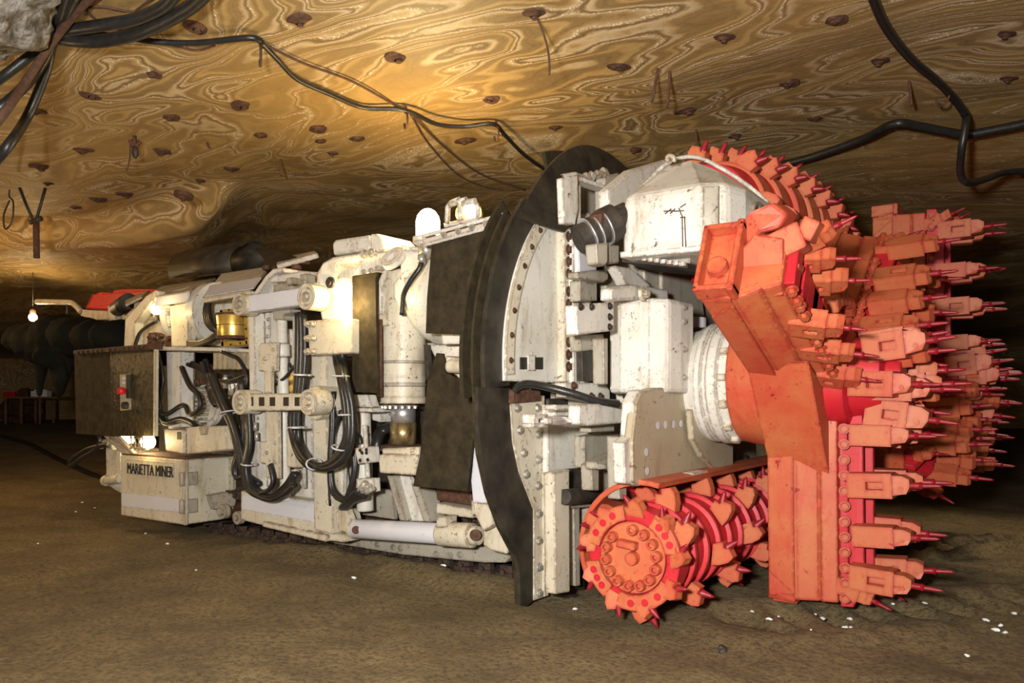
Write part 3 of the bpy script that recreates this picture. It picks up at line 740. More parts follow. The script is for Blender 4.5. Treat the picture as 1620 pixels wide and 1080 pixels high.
# manifold below
P('valve_manifold', 'plate_tan', lambda b: [b.side([(x, 557), (x+6.5, 557), (x+6.5, 584), (x, 585)], -.90, .15) for x in (337, 345, 353, 367, 375, 383)], .006)
b = MB(); rr = random.Random(4)
for i in range(16):
    x = 335+i*3.6; y = rr.uniform(590, 606); p = onY(x, y, rr.uniform(-.9, -.8))
    b.cyl(p, p+V((0, 0, -.14)), .02, n=8); b.cyl(p+V((0, 0, -.03)), p+V((0, 0, -.07)), .03, n=6, smooth=False)
b.build('hose_fittings', 'bolt_steel', R0)
for xx in range(5):
    P('valve', 'rusty_steel', lambda b: (b.side([(300+xx*8, 600), (306+xx*8, 600), (306+xx*8, 608), (300+xx*8, 608)], -.7, .1)), .006)

# ---- frame posts and arms
P('guide_post', W, lambda b: (b.side([(393, 492), (427, 487), (432, 792), (398, 785)], -.96, .12), b.side([(392, 494), (402, 493), (407, 786), (398, 784)], -1.08, .14)), .006)
bolts([onY(x, y, -.965) for x, y in ((419, 518), (417, 532), (424, 505)) ] + [onY(x, y, -.965) for x, y in ((426, 518), (423, 532))], (0, -1, 0), R0, .016, .012)
P('guide_plate', CR, lambda b: (b.side([(409, 547), (413, 542), (439, 541), (438, 587), (430, 587), (430, 622), (418, 622), (418, 587), (409, 586)], -1.10, .03),), .004)
P('guide_plate', CR, lambda b: b.side([(420, 650), (441, 650), (442, 757), (421, 755), (420, 733), (411, 732), (411, 698), (420, 698)], -1.14, .03), .004)
bolts([onY(x, y, -1.105) for x, y in ((432, 553), (432, 582), (418, 567))] + [onY(x, y, -1.145) for x, y in ((435, 700), (422, 716), (435, 731))], (0, -1, 0), R0, .015, .01)
P('slide_rod', W, lambda b: (b.cyl(onY(446, 497, -.98), onY(452, 792, -.98), .05, n=18), b.cyl(onY(445, 545, -.98), onY(446, 565, -.98), .08, n=18)), .004)
P('slide_yoke', GW, lambda b: (b.side([(427, 490), (459, 488), (460, 494), (449, 498), (449, 506), (432, 506), (432, 496)], -1.05, .12),), .004)
P('web_plate', W, lambda b: b.side([(455, 520), (462, 520), (470, 535), (474, 570), (465, 584), (452, 580)], -.80, .03), .006)
P('amber_box', 'brass', lambda b: (b.side([(450, 590), (468, 583), (468, 622), (450, 622)], -.85, .2)), .006)
# upper arm
o = P('link_arm', GR, lambda b: b.side([(385, 468), (477, 455), (480, 482), (388, 494)], -1.20, .12), .006)
P('pin_boss', CR, lambda b: (b.lathe(fY(378, 481, -1.25, -1.08), (0, -1, 0), [(0, .001), (0, .105), (.17, .105), (.17, .075), (.15, .07), (.15, .001)], 28), b.lathe(fY(484, 469, -1.25, -1.08), (0, -1, 0), [(0, .001), (0, .115), (.17, .115), (.17, .08), (.15, .07), (.15, .001)], 28)), .004, o)
P('hinge_barrel', CR, lambda b: (b.cyl(onY(487, 468, -1.08), onY(503, 467, -1.08), .115, n=28), b.side([(487, 482), (505, 478), (505, 490), (492, 490)], -1.1, .1)), .006)
bolts([onY(378, 481, -1.235), onY(484, 469, -1.235)], (0, -1, 0), o, .035, .02)
# lower arm
o = P('link_arm', CR, lambda b: b.side([(385, 622), (497, 622), (497, 649), (385, 650)], -1.25, .12), .008)
for x in (396, 413.5, 430.5, 452, 470):
    P('reflector', 'ink', lambda b: b.side([(x-4, 628), (x+4, 628), (x+4, 642), (x-4, 642)], -1.256, .01), 0, o)
P('pin_boss', CR, lambda b: (b.lathe(fY(379, 636, -1.3, -1.11), (0, -1, 0), [(0, .001), (0, .115), (.19, .115), (.19, .08), (.17, .075), (.17, .001)], 28), b.lathe(fY(487, 636, -1.3, -1.11), (0, -1, 0), [(0, .001), (0, .11), (.19, .11), (.19, .085), (.17, .075), (.17, .001)], 28), b.lathe(fY(496, 637, -1.14, -1.0), (0, -1, 0), [(-.1, .001), (-.1, .15), (.12, .15), (.12, .001)], 28)), .004, o)
bolts([onY(379, 636, -1.28), onY(487, 636, -1.28)], (0, -1, 0), o, .035, .025, 'bolt_steel')
P('post', CR, lambda b: (b.side([(492, 562), (517, 562), (517, 700), (527, 792), (527, 845), (497, 838), (495, 700)], -1.02, .22),), .008)
P('post_web', W, lambda b: (b.side([(515, 560), (532, 585), (545, 700), (543, 800), (527, 800), (521, 700)], -.90, .04),), .004)
P('post_ledge', W, lambda b: (b.side([(517, 645), (588, 645), (590, 652), (517, 650)], -1.0, .4), b.side([(552, 628), (560, 624), (582, 624), (588, 644), (550, 644)], -.95, .1)), .004)
P('web_plate', W, lambda b: b.side([(463, 560), (492, 560), (495, 790), (465, 792)], -.86, .05), .006)
P('web_plate', GW, lambda b: b.side([(527, 652), (575, 652), (580, 800), (530, 808)], -.70, .05), .006)
P('cylinder_tube', W, lambda b: (b.cyl(onY(480, 680, -.95), onY(482, 772, -.95), .02, n=10), b.cyl(onY(468, 500, -.95), onY(469, 650, -.95), .03, n=10)), 0)
P('spool_block', CR, lambda b: (b.side([(453, 679), (465, 678), (470, 740), (454, 739)], -1.08, .1), b.cyl(onY(467, 742, -1.05), onY(468, 756, -1.05), .035, n=12)), .006)
P('spool_fitting', 'bolt_steel', lambda b: [b.cyl(onY(x, y, -1.15), onY(x, y+13, -1.15), .022, n=8) for x, y in ((391, 668), (398, 656), (398, 676), (404, 668), (398, 690), (406, 684))], 0)
P('feed_cylinder', W, lambda b: (b.cyl(onY(573, 652, -.86), onY(578, 808, -.86), .075, n=20), b.cyl(onY(563, 650, -.95), onY(566, 712, -.95), .02, n=10), b.cyl(onY(577, 672, -1.0), onY(582, 755, -1.0), .022, n=10)), .004)
P('valve_block', W, lambda b: (b.side([(560, 709), (584, 706), (586, 732), (566, 734)], -1.05, .12), b.side([(563, 757), (591, 756), (592, 778), (566, 782)], -1.05, .08)), .006)
bolts([onY(x, y, -1.055) for x, y in ((570, 712), (580, 711), (570, 728), (582, 727), (573, 716), (580, 716))], (0, -1, 0), R0, .012, .01, 'dark_steel')
P('lever_linkage', 'bolt_steel', lambda b: [b.cyl(onY(558+k*5, 790-k*2, -1.1), onY(578+k*6, 762+k*5, -1.15), .022, n=8) for k in range(3)], 0)
b = MB()
for k in range(3): b.tube([onY(540+k*4, 803, -1.02), onY(552+k*5, 790, -1.1), onY(566+k*6, 776+k*4, -1.14)], .028, 8)
b.build('hose_bundle', HO, R0)
# lamp arch
P('lamp_arch', W, lambda b: (b.side([(508, 507), (499, 450), (501, 430), (510, 415), (526, 406), (560, 401), (586, 396), (592, 404), (562, 412), (540, 415), (532, 418), (531, 505)], -1.05, .35), b.side([(532, 418), (557, 414), (557, 505), (531, 505)], -.86, .06)), .02)
P('arch_bolt', 'dark_steel', lambda b: b.lathe(onY(524, 447, -1.05), (0, -1, 0), [(0, .05), (.02, .05), (.02, .03), (.04, .03), (.04, .001)], 16), 0)
P('counterweight', W, lambda b: (b.side([(527, 404), (525, 385), (530, 379), (583, 371), (586, 396)], -.95, .35), b.side([(584, 370), (595, 369), (603, 378), (606, 396), (586, 402)], -.98, .45)), .02)
bolts([onY(577, 402, -1.08), onY(588, 400, -1.08)], (0, -1, 0), R0, .03, .02)
P('arch_lamp', 'bulb_glow', lambda b: b.sphere(onY(546, 462, -1.0), .085), 0)
P('arch_lamp', 'bulb_glow', lambda b: b.sphere(onY(550, 491, -1.02), .08), 0)
P('lamp_holder', CR, lambda b: (b.cyl(onY(546, 448, -.98), onY(546, 440, -.98), .07, n=16), b.side([(533, 470), (556, 470), (556, 478), (533, 478)], -1.0, .12)), .006)
P('cover_box', CR, lambda b: b.side([(486, 507), (557, 504), (557, 559), (489, 562)], -1.18, .32), .012)
bolts([onY(x, y, -1.185) for x in (488, 496.5) for y in (513, 535, 556)], (0, -1, 0), R0, .022, .03)

# ---- hose loops
def hoses(paths, n, spread, r, Y, name='hose_bundle', seed=1, cuffs=(), ends=0, starts=0):
    rr = random.Random(seed); b = MB(); offs = []
    for k in range(n): offs.append((rr.uniform(-1, 1)*spread, rr.uniform(-1, 1)*spread*.5, rr.uniform(-.04, .04)))
    for ox, oy, od in offs:
        b.tube([onY(x+ox*(1 if i % 2 else .8), y+oy, Y+od+(ends if i >= len(paths)-2 else 0)+(.15 if i < starts else 0)) for i, (x, y) in enumerate(paths)], r, 8)
    o = b.build(name, HO, R0)
    for c in cuffs:
        x, y, dx, dy = c; p0 = onY(x, y, Y-.05); d = (onY(x+dx, y+dy, Y-.05)-p0)
        L = d.length/2; b = MB(); ax = V((0, -1, 0)).cross(d.normalized())
        ring = [p0+d.normalized()*math.cos(t*math.pi/8)*L+V((0, 1, 0))*math.sin(t*math.pi/8)*.085 for t in range(17)]
        b.tube(ring, .008, 6, 1); b.build('cable_tie', 'clean_grey', o)
hoses([(476, 495), (477, 560), (473, 620), (466, 660), (470, 700), (487, 730), (512, 738), (538, 722), (552, 690), (551, 640), (543, 600), (538, 572), (535, 550)], 9, 6.5, .030, -1.22, seed=2, ends=.16, starts=5, cuffs=((478, 593, 16, 1), (471, 676, 14, 1), (497, 734, 4, 18), (539, 708, 14, 9), (549, 656, 14, 0), (539, 595, 13, 0)))
hoses([(334, 590), (350, 630), (368, 668), (380, 710), (390, 750), (410, 780), (432, 784), (455, 768), (468, 748)], 8, 5, .028, -1.12, seed=3, cuffs=((363, 652, 18, -6), (395, 734, 12, 4)))
hoses([(392, 645), (394, 700), (388, 740), (398, 775), (425, 788), (450, 778), (464, 765)], 6, 5, .026, -1.18, seed=5)
hoses([(380, 600), (385, 660), (383, 700), (372, 735), (374, 755), (392, 752), (410, 765)], 4, 4, .022, -1.1, seed=6)
hoses([(430, 735), (436, 760), (428, 775), (416, 780)], 3, 5, .02, -1.2, seed=7)
hoses([(527, 620), (526, 680), (523, 740), (527, 775), (545, 790), (556, 770), (562, 735), (556, 700), (545, 690)], 2, 3, .024, -1.0, seed=8)
hoses([(541, 650), (528, 680), (522, 720), (524, 800)], 2, 3, .022, -.98, seed=9)
hoses([(552, 678), (562, 684), (568, 692), (570, 702)], 2, 2, .022, -1.0, seed=10)
hoses([(287, 580), (300, 610), (314, 625), (316, 645), (300, 655), (290, 640), (262, 655), (246, 640)], 2, 3, .024, -.92, seed=11)
hoses([(246, 600), (252, 640), (262, 668), (290, 664), (310, 672)], 4, 5, .022, -.9, seed=12)
hoses([(248, 560), (255, 600), (250, 640), (258, 670)], 5, 5, .018, -.82, seed=13)
hoses([(300, 575), (330, 590), (335, 625), (345, 640), (330, 610)], 3, 5, .024, -.84, seed=14)
hoses([(395, 590), (372, 600), (352, 600), (330, 590), (322, 570)], 3, 4, .026, -.86, seed=15)
hoses([(352, 556), (366, 562), (380, 570), (392, 596), (386, 618), (365, 628)], 3, 3, .018, -.93, seed=16)
hoses([(447, 572), (455, 575), (458, 585), (448, 600), (416, 612), (412, 600), (414, 590)], 1, 1, .022, -.98, seed=17)
hoses([(440, 595), (448, 600), (470, 575)], 1, 1, .016, -1.0, seed=18)
# ---- dark guard strip between arch and jack
P('rubber_guard', RBB, lambda b: (b.side([(557, 436), (597, 430), (594, 440), (597, 600), (597, 622), (563, 620), (557, 600)], -1.10, .03),), .004)
P('rubber_guard', RB, lambda b: (b.side([(598, 430), (600, 432), (598, 620), (600, 636), (594, 620), (594, 436)], -1.0, .25),), .004)
P('guard_clamp', W, lambda b: (b.side([(556, 437), (600, 428), (606, 418), (640, 400), (642, 394), (596, 400), (572, 412)], -1.0, .30),), .006)
bolts([onY(x, y, -1.005) for x, y in ((576, 430), (587, 428), (598, 424))], (0, -1, 0), R0, .018)
P('lifting_ring', W, lambda b: b.lathe(onY(625, 412, -1.0), (0, -.8, .6), [(0, .06), (0, .11), (.05, .11), (.05, .06), (0, .06)], 28), 0)
P('tall_bracket', W, lambda b: (b.side([(596, 448), (606, 428), (614, 420), (612, 440), (605, 452), (604, 498), (594, 498)], -1.0, .2), b.side([(632, 402), (648, 396), (662, 396), (664, 424), (652, 432), (640, 440), (638, 470), (644, 492), (632, 486), (622, 470), (622, 448), (634, 436)], -.98, .14), b.side([(604, 440), (632, 412), (640, 440), (622, 495), (604, 498)], -.80, .1)), .008)
P('nut', W, lambda b: [b.cyl(onY(x, 398, -.9), onY(x, y, -.9), .04, n=8, smooth=False) for x, y in ((642, 389), (656, 391), (612, 394))], .004)
P('small_block', CR, lambda b: b.side([(594, 498), (612, 496), (613, 515), (595, 516)], -1.02, .12), .004)
P('copper_pipe', 'rusty_steel', lambda b: (b.cyl(onY(597.5, 505, -1.05), onY(599, 628, -1.05), .018, n=8), b.cyl(onY(602, 505, -1.05), onY(603, 628, -1.05), .016, n=8)), 0)

# ---- roof jack
JY = -.80
def jk(y, dx=0): return onY(638+dx, y, JY)
JX = jk(560).x; 
def zz(y): return jk(y).z
P('jack_body', CR, lambda b: b.lathe((JX, JY, 0), (0, 0, 1), [(zz(638), .001), (zz(638), .20), (zz(628), .20), (zz(628), .19), (zz(612), .19), (zz(598), .195), (zz(594), .19), (zz(556), .19), (zz(552), .194), (zz(500), .19), (zz(430), .15), (zz(430), .001)], 40), .003)
bolts([(JX+.185*math.sin(t), JY-.185*math.cos(t), zz(641)) for t in [-1.4, -1.1, -.8, -.5, -.2, .1, .4, .7, 1.0, 1.3]], (0, 0, -1), R0, .02, .02)
P('jack_rod', 'chrome', lambda b: b.cyl((JX, JY, zz(640)), (JX, JY, zz(668)), .105, n=36), 0)
P('jack_sleeve', 'oily_chrome', lambda b: b.cyl((JX, JY, zz(668)), (JX, JY, zz(702)), .112, n=36), 0)
P('guide_pins', 'bolt_steel', lambda b: [b.cyl((JX-.10-.02*k, JY-.03+.05*k, zz(638)), (JX-.10-.02*k, JY-.03+.05*k, zz(700)), .014, n=8) for k in range(3)], 0)
P('jack_collar', 'rusty_steel', lambda b: b.lathe((JX, JY, 0), (0, 0, 1), [(zz(712), .2), (zz(704), .19), (zz(702), .12)], 36), 0)
P('jack_shoe', CR, lambda b: (b.side([(604, 709), (662, 707), (662, 722), (604, 722)], JY-.22, .40), b.side([(598, 719), (660, 720), (658, 752), (600, 748)], JY-.26, .48)), .012)
b = MB()
for k in range(2): b.tube([(JX-.05, JY+.15, zz(672)), onY(608-k*4, 680, JY+.1), onY(596-k*3, 704, JY), onY(594, 722, JY+.05)], .045, 10)
b.build('thick_hose', HO, R0)
P('jack_pipe', W, lambda b: (b.cyl((JX-.2, JY-.10, zz(560)), (JX-.2, JY-.10, zz(610)), .016, n=8), b.box((JX-.2, JY-.12, zz(612)), (.05, .05, .05))), 0)
P('bracket', W, lambda b: (b.side([(582, 650), (600, 646), (604, 660), (602, 668), (580, 662)], -.7, .2), b.side([(601, 640), (622, 642), (622, 655), (602, 655)], -.62, .1)), .006)

# ---- cross tank and its rubber guard
TY = -.62; TZ = onY(700, 462, TY-.38).z
tx0 = onY(640, 470, TY-.2).x
P('cross_tank', W, lambda b: b.lathe((tx0, TY, TZ), (1, 0, 0), [(0, .001), (0, .16), (.04, .26), (.12, .34), (.24, .39), (.40, .41), (.42, .41), (1.4, .41), (1.4, .001)], 44), 0)
P('tank_saddle', W, lambda b: (b.side([(650, 545), (745, 536), (745, 552), (678, 556)], TY+.1, .2), b.side([(688, 470), (745, 470), (745, 543), (700, 545)], TY-.38, .06)), .006)
P('lamp_cable', HO, lambda b: b.tube([onY(668, 408, -1.05), onY(664, 424, -1.08), onY(650, 444, -1.1), (onY(638, 468, -1.1)), onY(636, 498, -1.08)], .022, 8), 0)
P('cable_gland', 'bolt_steel', lambda b: (b.cyl(onY(666, 416, -1.06), onY(668, 404, -1.05), .035, n=12), b.cyl(onY(670, 402, -1.0), onY(679, 388, -1.0), .06, n=16)), 0)
P('tank_guard', RBB, lambda b: (b.side([(683, 382), (776, 354), (800, 345), (800, 530), (673, 527), (675, 470)], -1.22, .035),), .006)
def cover_strip(b):
    b.slab([onY(668, 378, -1.22), onY(800, 343, -1.22), onY(800, 350, -1.26), onY(668, 386, -1.26)], .03)
    b.slab([onY(668, 377, -1.22), onY(800, 342, -1.22), onY(812, 340, -.2), onY(684, 372, -.2)], .03)
P('guard_strip', W, cover_strip, .004)
bolts([onY(x, y, -1.26) for x, y in ((725, 366), (747, 360), (769, 354), (703, 372))], (0, -1, .3), R0, .018)
# dome lamp on top
LY = -.85; LP = onY(677, 346, LY); 
o = P('dome_lamp', W, lambda b: (b.lathe(LP-V((0, 0, .20)), (0, 0, 1), [(-.09, .001), (-.09, .045), (-.04, .06), (-.02, .10), (.0, .125), (.045, .125), (.05, .105), (.05, .001)], 28),), 0)
P('globe', 'bulb_glow', lambda b: b.lathe(LP-V((0, 0, .15)), (0, 0, 1), [(0, .098), (.12, .102), (.17, .09), (.21, .062), (.23, .03), (.235, .001)], 28), 0, o)
P('lamp_stalk', W, lambda b: (b.cyl(LP-V((0, 0, .27)), LP-V((-.03, 0, .45)), .05, n=16)), 0, o)
# spotlight in cage
SY = -.95
o = P('spotlight_cage', W, lambda b: ([b.tube([onY(x, y0, Y), onY(x+.5, y0-18, Y), onY(x+2, y0-27, Y), onY(x+8, y0-32, Y), onY(x+18, y0-36, Y)], .018, 8) for x, y0, Y in ((707, 353, -1.12), (709, 350, -.70))]
    + [b.tube([onY(756, 346, Y), onY(756, 331, Y), onY(753, 322, Y), onY(744, 318, Y), onY(733, 319, Y)], .018, 8) for Y in (-1.12, -.78)]
    + [b.cyl(onY(728, 352, -1.12), onY(727, 318, -1.12), .018, n=8), b.tube([onY(712, 324, -1.12), onY(738, 315, -1.12)], .022, 8), b.tube([onY(732, 322, -1.15), onY(752, 317, -1.15)], .022, 8), b.slab([onY(703, 360, -1.15), onY(757, 347, -1.15), onY(757, 344, -.7), onY(703, 357, -.7)], .02)]), 0)
P('spotlight', 'brass', lambda b: b.lathe(onY(731, 341, SY), (.9, -.4, 0), [(0, .001), (0, .05), (.05, .085), (.16, .10), (.17, .08), (.15, .078)], 24), 0, o)
P('lens', 'bulb_glow', lambda b: b.lathe(onY(731, 341, SY)+V((.9, -.4, 0)).normalized()*.15, (.9, -.4, 0), [(0, .075), (.015, .04), (.02, .001)], 24), 0, o)
# small works right of the jack
P('cross_beam', W, lambda b: (b.side([(678, 545), (745, 545), (745, 572), (690, 570)], -.72, .3), b.side([(705, 562), (722, 566), (740, 566), (740, 590), (712, 590), (706, 586)], -1.34, .2), b.side([(716, 590), (745, 592), (745, 616), (738, 612), (728, 600)], -1.30, .1)), .008)
P('small_cylinder', CR, lambda b: b.cyl(onY(711, 579, -1.36), onY(748, 580, -1.36), .05, n=20), .004)
P('jack_band', GW, lambda b: (b.lathe((JX, JY, 0), (0, 0, 1), [(zz(612), .19), (zz(611), .196), (zz(606), .196), (zz(605), .19)], 40), b.lathe((JX, JY, 0), (0, 0, 1), [(zz(576), .19), (zz(575), .195), (zz(572), .195), (zz(571), .19)], 40)), 0)
P('hanging_mat', RBB, lambda b: b.side([(690, 558), (700, 559), (705, 590), (728, 600), (745, 615), (757, 632), (754, 660), (747, 700), (737, 777), (653, 769), (664, 720), (672, 640), (676, 600)], -1.24, .03), .005)
P('mat_edge', RB, lambda b: b.side([(746, 640), (757, 632), (754, 668), (744, 720), (739, 778), (734, 777), (740, 710)], -1.20, .06), .003)
P('vertical_rubber', RB, lambda b: (b.side([(752, 640), (760, 632), (764, 706), (750, 708)], -1.35, .03),), .002)
P('guard_leg', GR, lambda b: b.side([(750, 706), (763, 706), (768, 770), (770, 796), (748, 795), (745, 760)], -1.18, .12), .006)
P('guard_leg_foot', CR, lambda b: b.side([(748, 795), (770, 796), (779, 810), (781, 830), (764, 840), (752, 815)], -1.16, .10), .006)
P('brace', 'dark_steel', lambda b: (b.side([(670, 545), (676, 545), (680, 600), (674, 600)], -.8, .04)), 0)
P('track_pack', 'rusty_steel', lambda b: (b.side([(688, 770), (745, 775), (748, 800), (690, 792)], -.75, .3)), .02)

# ---- rubber roll on top
b = MB(); a0 = onY(306, 420, .2); a1 = onY(404, 408, .2); ax = (a1-a0)
rings = []
for end in (a0, a1):
    ring = []
    for k in range(24):
        t = -2.9 + k/23*5.2; r = .18 if k < 18 else .18+.03*(k-17)
        ring.append(end + V((0, -math.sin(t)*r*1.25, .03+math.cos(t)*r)))
    rings.append(ring)
R = [[b.bm.verts.new(p) for p in r] for r in rings]
for i in range(23): b.face((R[0][i], R[0][i+1], R[1][i+1], R[1][i]), True)
o = b.build('rubber_mat', RB); s_ = o.modifiers.new('solid', 'SOLIDIFY'); s_.thickness = .02
tag(o, 'curled black rubber mat lying on top of the rear of the white machine', 'rubber mat')
P('mat_flap', RB, lambda b: b.slab([onY(404, 391, .1), onY(432, 394, .0), onY(478, 409, -.35), onY(426, 424, -.35)], .02), 0, o)

# ---- rear top frame and red cover
o = P('tail_frame', CR, lambda b: (b.tube([onY(58, 477, .3), onY(100, 478, .3), onY(116, 480, .3), onY(129, 494, .3)], .045, 8, 2), b.side([(126, 489), (170, 491), (172, 506), (128, 506)], .3, .4), b.side([(170, 483), (181, 482), (183, 508), (171, 508)], .2, .1), b.side([(172, 492), (208, 492), (200, 520), (172, 520)], .4, .3)), .01)
P('frame_stay', 'dark_steel', lambda b: b.cyl(onY(107, 480, .3), onY(107, 505, .3), .02, n=8), 0)
P('red_cover', 'bright_red', lambda b: (b.slab([onY(138, 488, .3), onY(172, 490, .3), onY(255, 467, .3), onY(247, 461, 1.0), onY(177, 463, 1.0), onY(148, 466, .9)], .03), b.side([(138, 488), (148, 466), (178, 464), (250, 458), (252, 468), (172, 491)], .32, .9)), .01)
P('red_cover_lid', 'bright_red', lambda b: b.side([(152, 465), (158, 462), (178, 463), (180, 459), (196, 457), (248, 457), (242, 463), (180, 467)], .5, .5), .006)
P('dark_roller', RB, lambda b: b.cyl(onY(186, 488, .2), onY(204, 476, .0), .11, n=24), 0)
P('cream_plate', CR, lambda b: b.slab([onY(200, 485, -.5), onY(226, 472, -.5), onY(238, 462, .2), onY(200, 475, .2)], .03), .004)
# ---- shield: rubber rings, white plates
def arc(r, a0, a1, n, X, cy=SC, cz=SZ):
    return [V((X, cy-r*math.sin(math.radians(a0+(a1-a0)*i/n)), cz+r*math.cos(math.radians(a0+(a1-a0)*i/n)))) for i in range(n+1)]
def ring_sector(b, r0, r1, a0, a1, X, t, n=40, bow=0):
    A = arc(r1, a0, a1, n, X-bow); B = arc(r0, a0, a1, n, X)
    for i in range(n):
        b.loft([[A[i], B[i], B[i]-V((t, 0, 0)), A[i]-V((t, 0, 0))], [A[i+1], B[i+1], B[i+1]-V((t, 0, 0)), A[i+1]-V((t, 0, 0))]], smooth=False, caps=(i in (0, n-1)))
P('rubber_seal', RB, lambda b: ring_sector(b, 1.38, 1.66, 45, 97, -.0, .035), 0, label='black rubber ring, outer part of the shield')
P('rubber_seal', RBB, lambda b: ring_sector(b, 1.40, 1.68, 46, 99, -.17, .03), 0)
P('rubber_seal', RBB, lambda b: ring_sector(b, 1.40, 1.67, 50, 100, -.09, .02), 0)
# rubber hood over the crown of the shield
def hood(b):
    A = []; B = []
    for i in range(31):
        a_ = 52-92*i/30; ro = 1.63+.17*sm(50, 5, a_); a2_ = 41-81*i/30; A.append(arc(ro, a_, a_, 1, .0)[0]); B.append(arc(1.28, a2_, a2_, 1, .12)[0])
    b.loft([[A[i], B[i], B[i]-V((.025, 0, 0)), A[i]-V((.025, 0, 0))] for i in range(31)], smooth=False)
P('rubber_hood', RB, hood, 0)
P('rubber_hood_edge', RBB, lambda b: ring_sector(b, 1.60, 1.78, -40, 20, -.2, .03), 0)
# lower rubber skirt
def skirt(b, X, off=0):
    px = [(757, 612), (756, 660), (762, 720), (775, 780), (795, 835), (817, 877), (822, 905), (824, 957), (834, 958), (845, 948), (845, 806), (822, 746), (812, 700), (808, 650), (808, 614)]
    b.front([(x+off, y) for x, y in px], X, .03)
P('rubber_skirt', RB, lambda b: skirt(b, .03), 0, label='black rubber skirt reaching down to the floor')
P('rubber_skirt', RBB, lambda b: skirt(b, -.12, -4), 0)
# white shield plates
def in_arc(rad, a0, a1, n=24): return arc(rad, a0, a1, n, .0)
def up_plate(b):
    ye = onX(899, 480, 0).y; zt_ = onX(899, 362, 0).z; zb_ = onX(899, 606, 0).z
    pts = [p for p in arc(1.46, 20, 100, 40, .03) if p.y < ye and p.z > zb_]
    poly = [V((.03, ye, pts[0].z))] + pts + [V((.03, pts[-1].y, zb_)), V((.03, ye, zb_))]
    b.prism(poly, (-.05, 0, 0))
P('shield_plate', W, up_plate, .004, label='upper white shield plate')
P('bulkhead_plate', GW, lambda b: b.bx(-.06, -.02, -.75, .8, .5, 3.0), .004)
P('rib', GW, lambda b: (b.bx(-.02, .20, -.62, -.58, .5, 2.9), b.bx(-.02, .3, .0, .05, .5, 2.9), b.bx(-.02, .25, -.58, .8, 1.42, 1.47)), .004)
def rim(b): ring_sector(b, 1.37, 1.47, 27, 94, .042, .02, 44)
o = P('shield_rim', CR, rim, 0)
bolts([V((.045, SC-1.42*math.sin(math.radians(t)), SZ+1.42*math.cos(math.radians(t)))) for t in (30, 35, 41, 48, 55, 62, 69, 76, 83, 90)], (1, 0, 0), o, .016, .01, 'rusty_steel')
o = P('bolt_strip', CR, lambda b: b.front([(893, 358), (907, 358), (908, 604), (895, 604)], .10, .08), .004)
P('strip_flange', W, lambda b: b.front([(907, 358), (916, 354), (917, 606), (908, 606)], .14, .25), .004)
bolts([onX(899.5, y, .10) for y in (374, 395, 414, 433, 461, 481, 500, 521, 541, 561, 580)], (1, 0, 0), o, .030, .02, 'rusty_steel')
o = P('sight_window', W, lambda b: (b.front([(837, 561), (847, 561), (847, 586), (837, 586)], .055, .03)), .003)
P('reflector', 'ink', lambda b: b.front([(824, 565), (837, 565), (837, 584), (824, 584)], .040, .012), 0, o)
P('reflector', 'ink', lambda b: b.front([(848, 565), (859, 565), (859, 584), (848, 584)], .040, .012), 0, o)
def low_plate(b):
    b.front([(808, 640), (812, 700), (822, 746), (845, 806), (845, 950), (862, 944), (862, 625), (850, 632), (815, 634)], .04, .05)
P('shield_plate', CR, low_plate, .006, label='lower cream shield plate with bolts')
bolts([onX(x, y, .045) for x, y in ((818, 645), (822, 680), (828, 716), (832, 750), (850, 645), (851, 687), (851, 727), (851, 768), (852, 812), (852, 855), (853, 897), (853, 938))], (1, 0, 0), R0, .024, .016, 'bolt_steel')
P('hinge_strip', CR, lambda b: (b.front([(862, 640), (867, 640), (868, 942), (862, 944)], .06, .06), [b.front([(867, 655+i*19), (875, 655+i*19), (875, 668+i*19), (867, 668+i*19)], .08, .05) for i in range(15)]), .003)
P('seal_clamp', 'rusty_steel', lambda b: (b.front([(813, 616), (855, 618), (856, 634), (812, 638)], .07, .05)), .004)
P('wing_frame', W, lambda b: (b.front([(868, 648), (905, 640), (962, 648), (962, 700), (958, 735), (920, 742), (876, 748), (868, 750)], .10, .06)), .006)
P('wear_column', CR, lambda b: (b.front([(877, 748), (901, 742), (902, 936), (880, 940)], .30, .28)), .008)
P('column_recess', 'dark_steel', lambda b: (b.front([(901, 742), (944, 738), (944, 795), (901, 795)], .16, .05), b.front([(901, 795), (925, 790), (925, 932), (903, 930)], .10, .05)), .004)
P('cross_pipe', 'dark_steel', lambda b: b.cyl(onX(892, 786, .32), onX(942, 782, .32), .055, n=20), .004)
P('wear_strip', GW, lambda b: (b.front([(908, 800), (917, 800), (918, 926), (911, 927)], .22, .05), b.front([(905, 798), (935, 795), (935, 802), (905, 804)], .24, .1)), .004)
P('column_foot', 'dark_steel', lambda b: b.front([(880, 938), (900, 934), (958, 955), (958, 963), (905, 950)], .12, .25), .004)
P('hub', GW, lambda b: b.lathe(onX(965, 700, .2), (0, 0, 1), [(-.28, .001), (-.28, .14), (-.2, .14), (-.2, .10), (.2, .10), (.2, .001)], 24), .004)

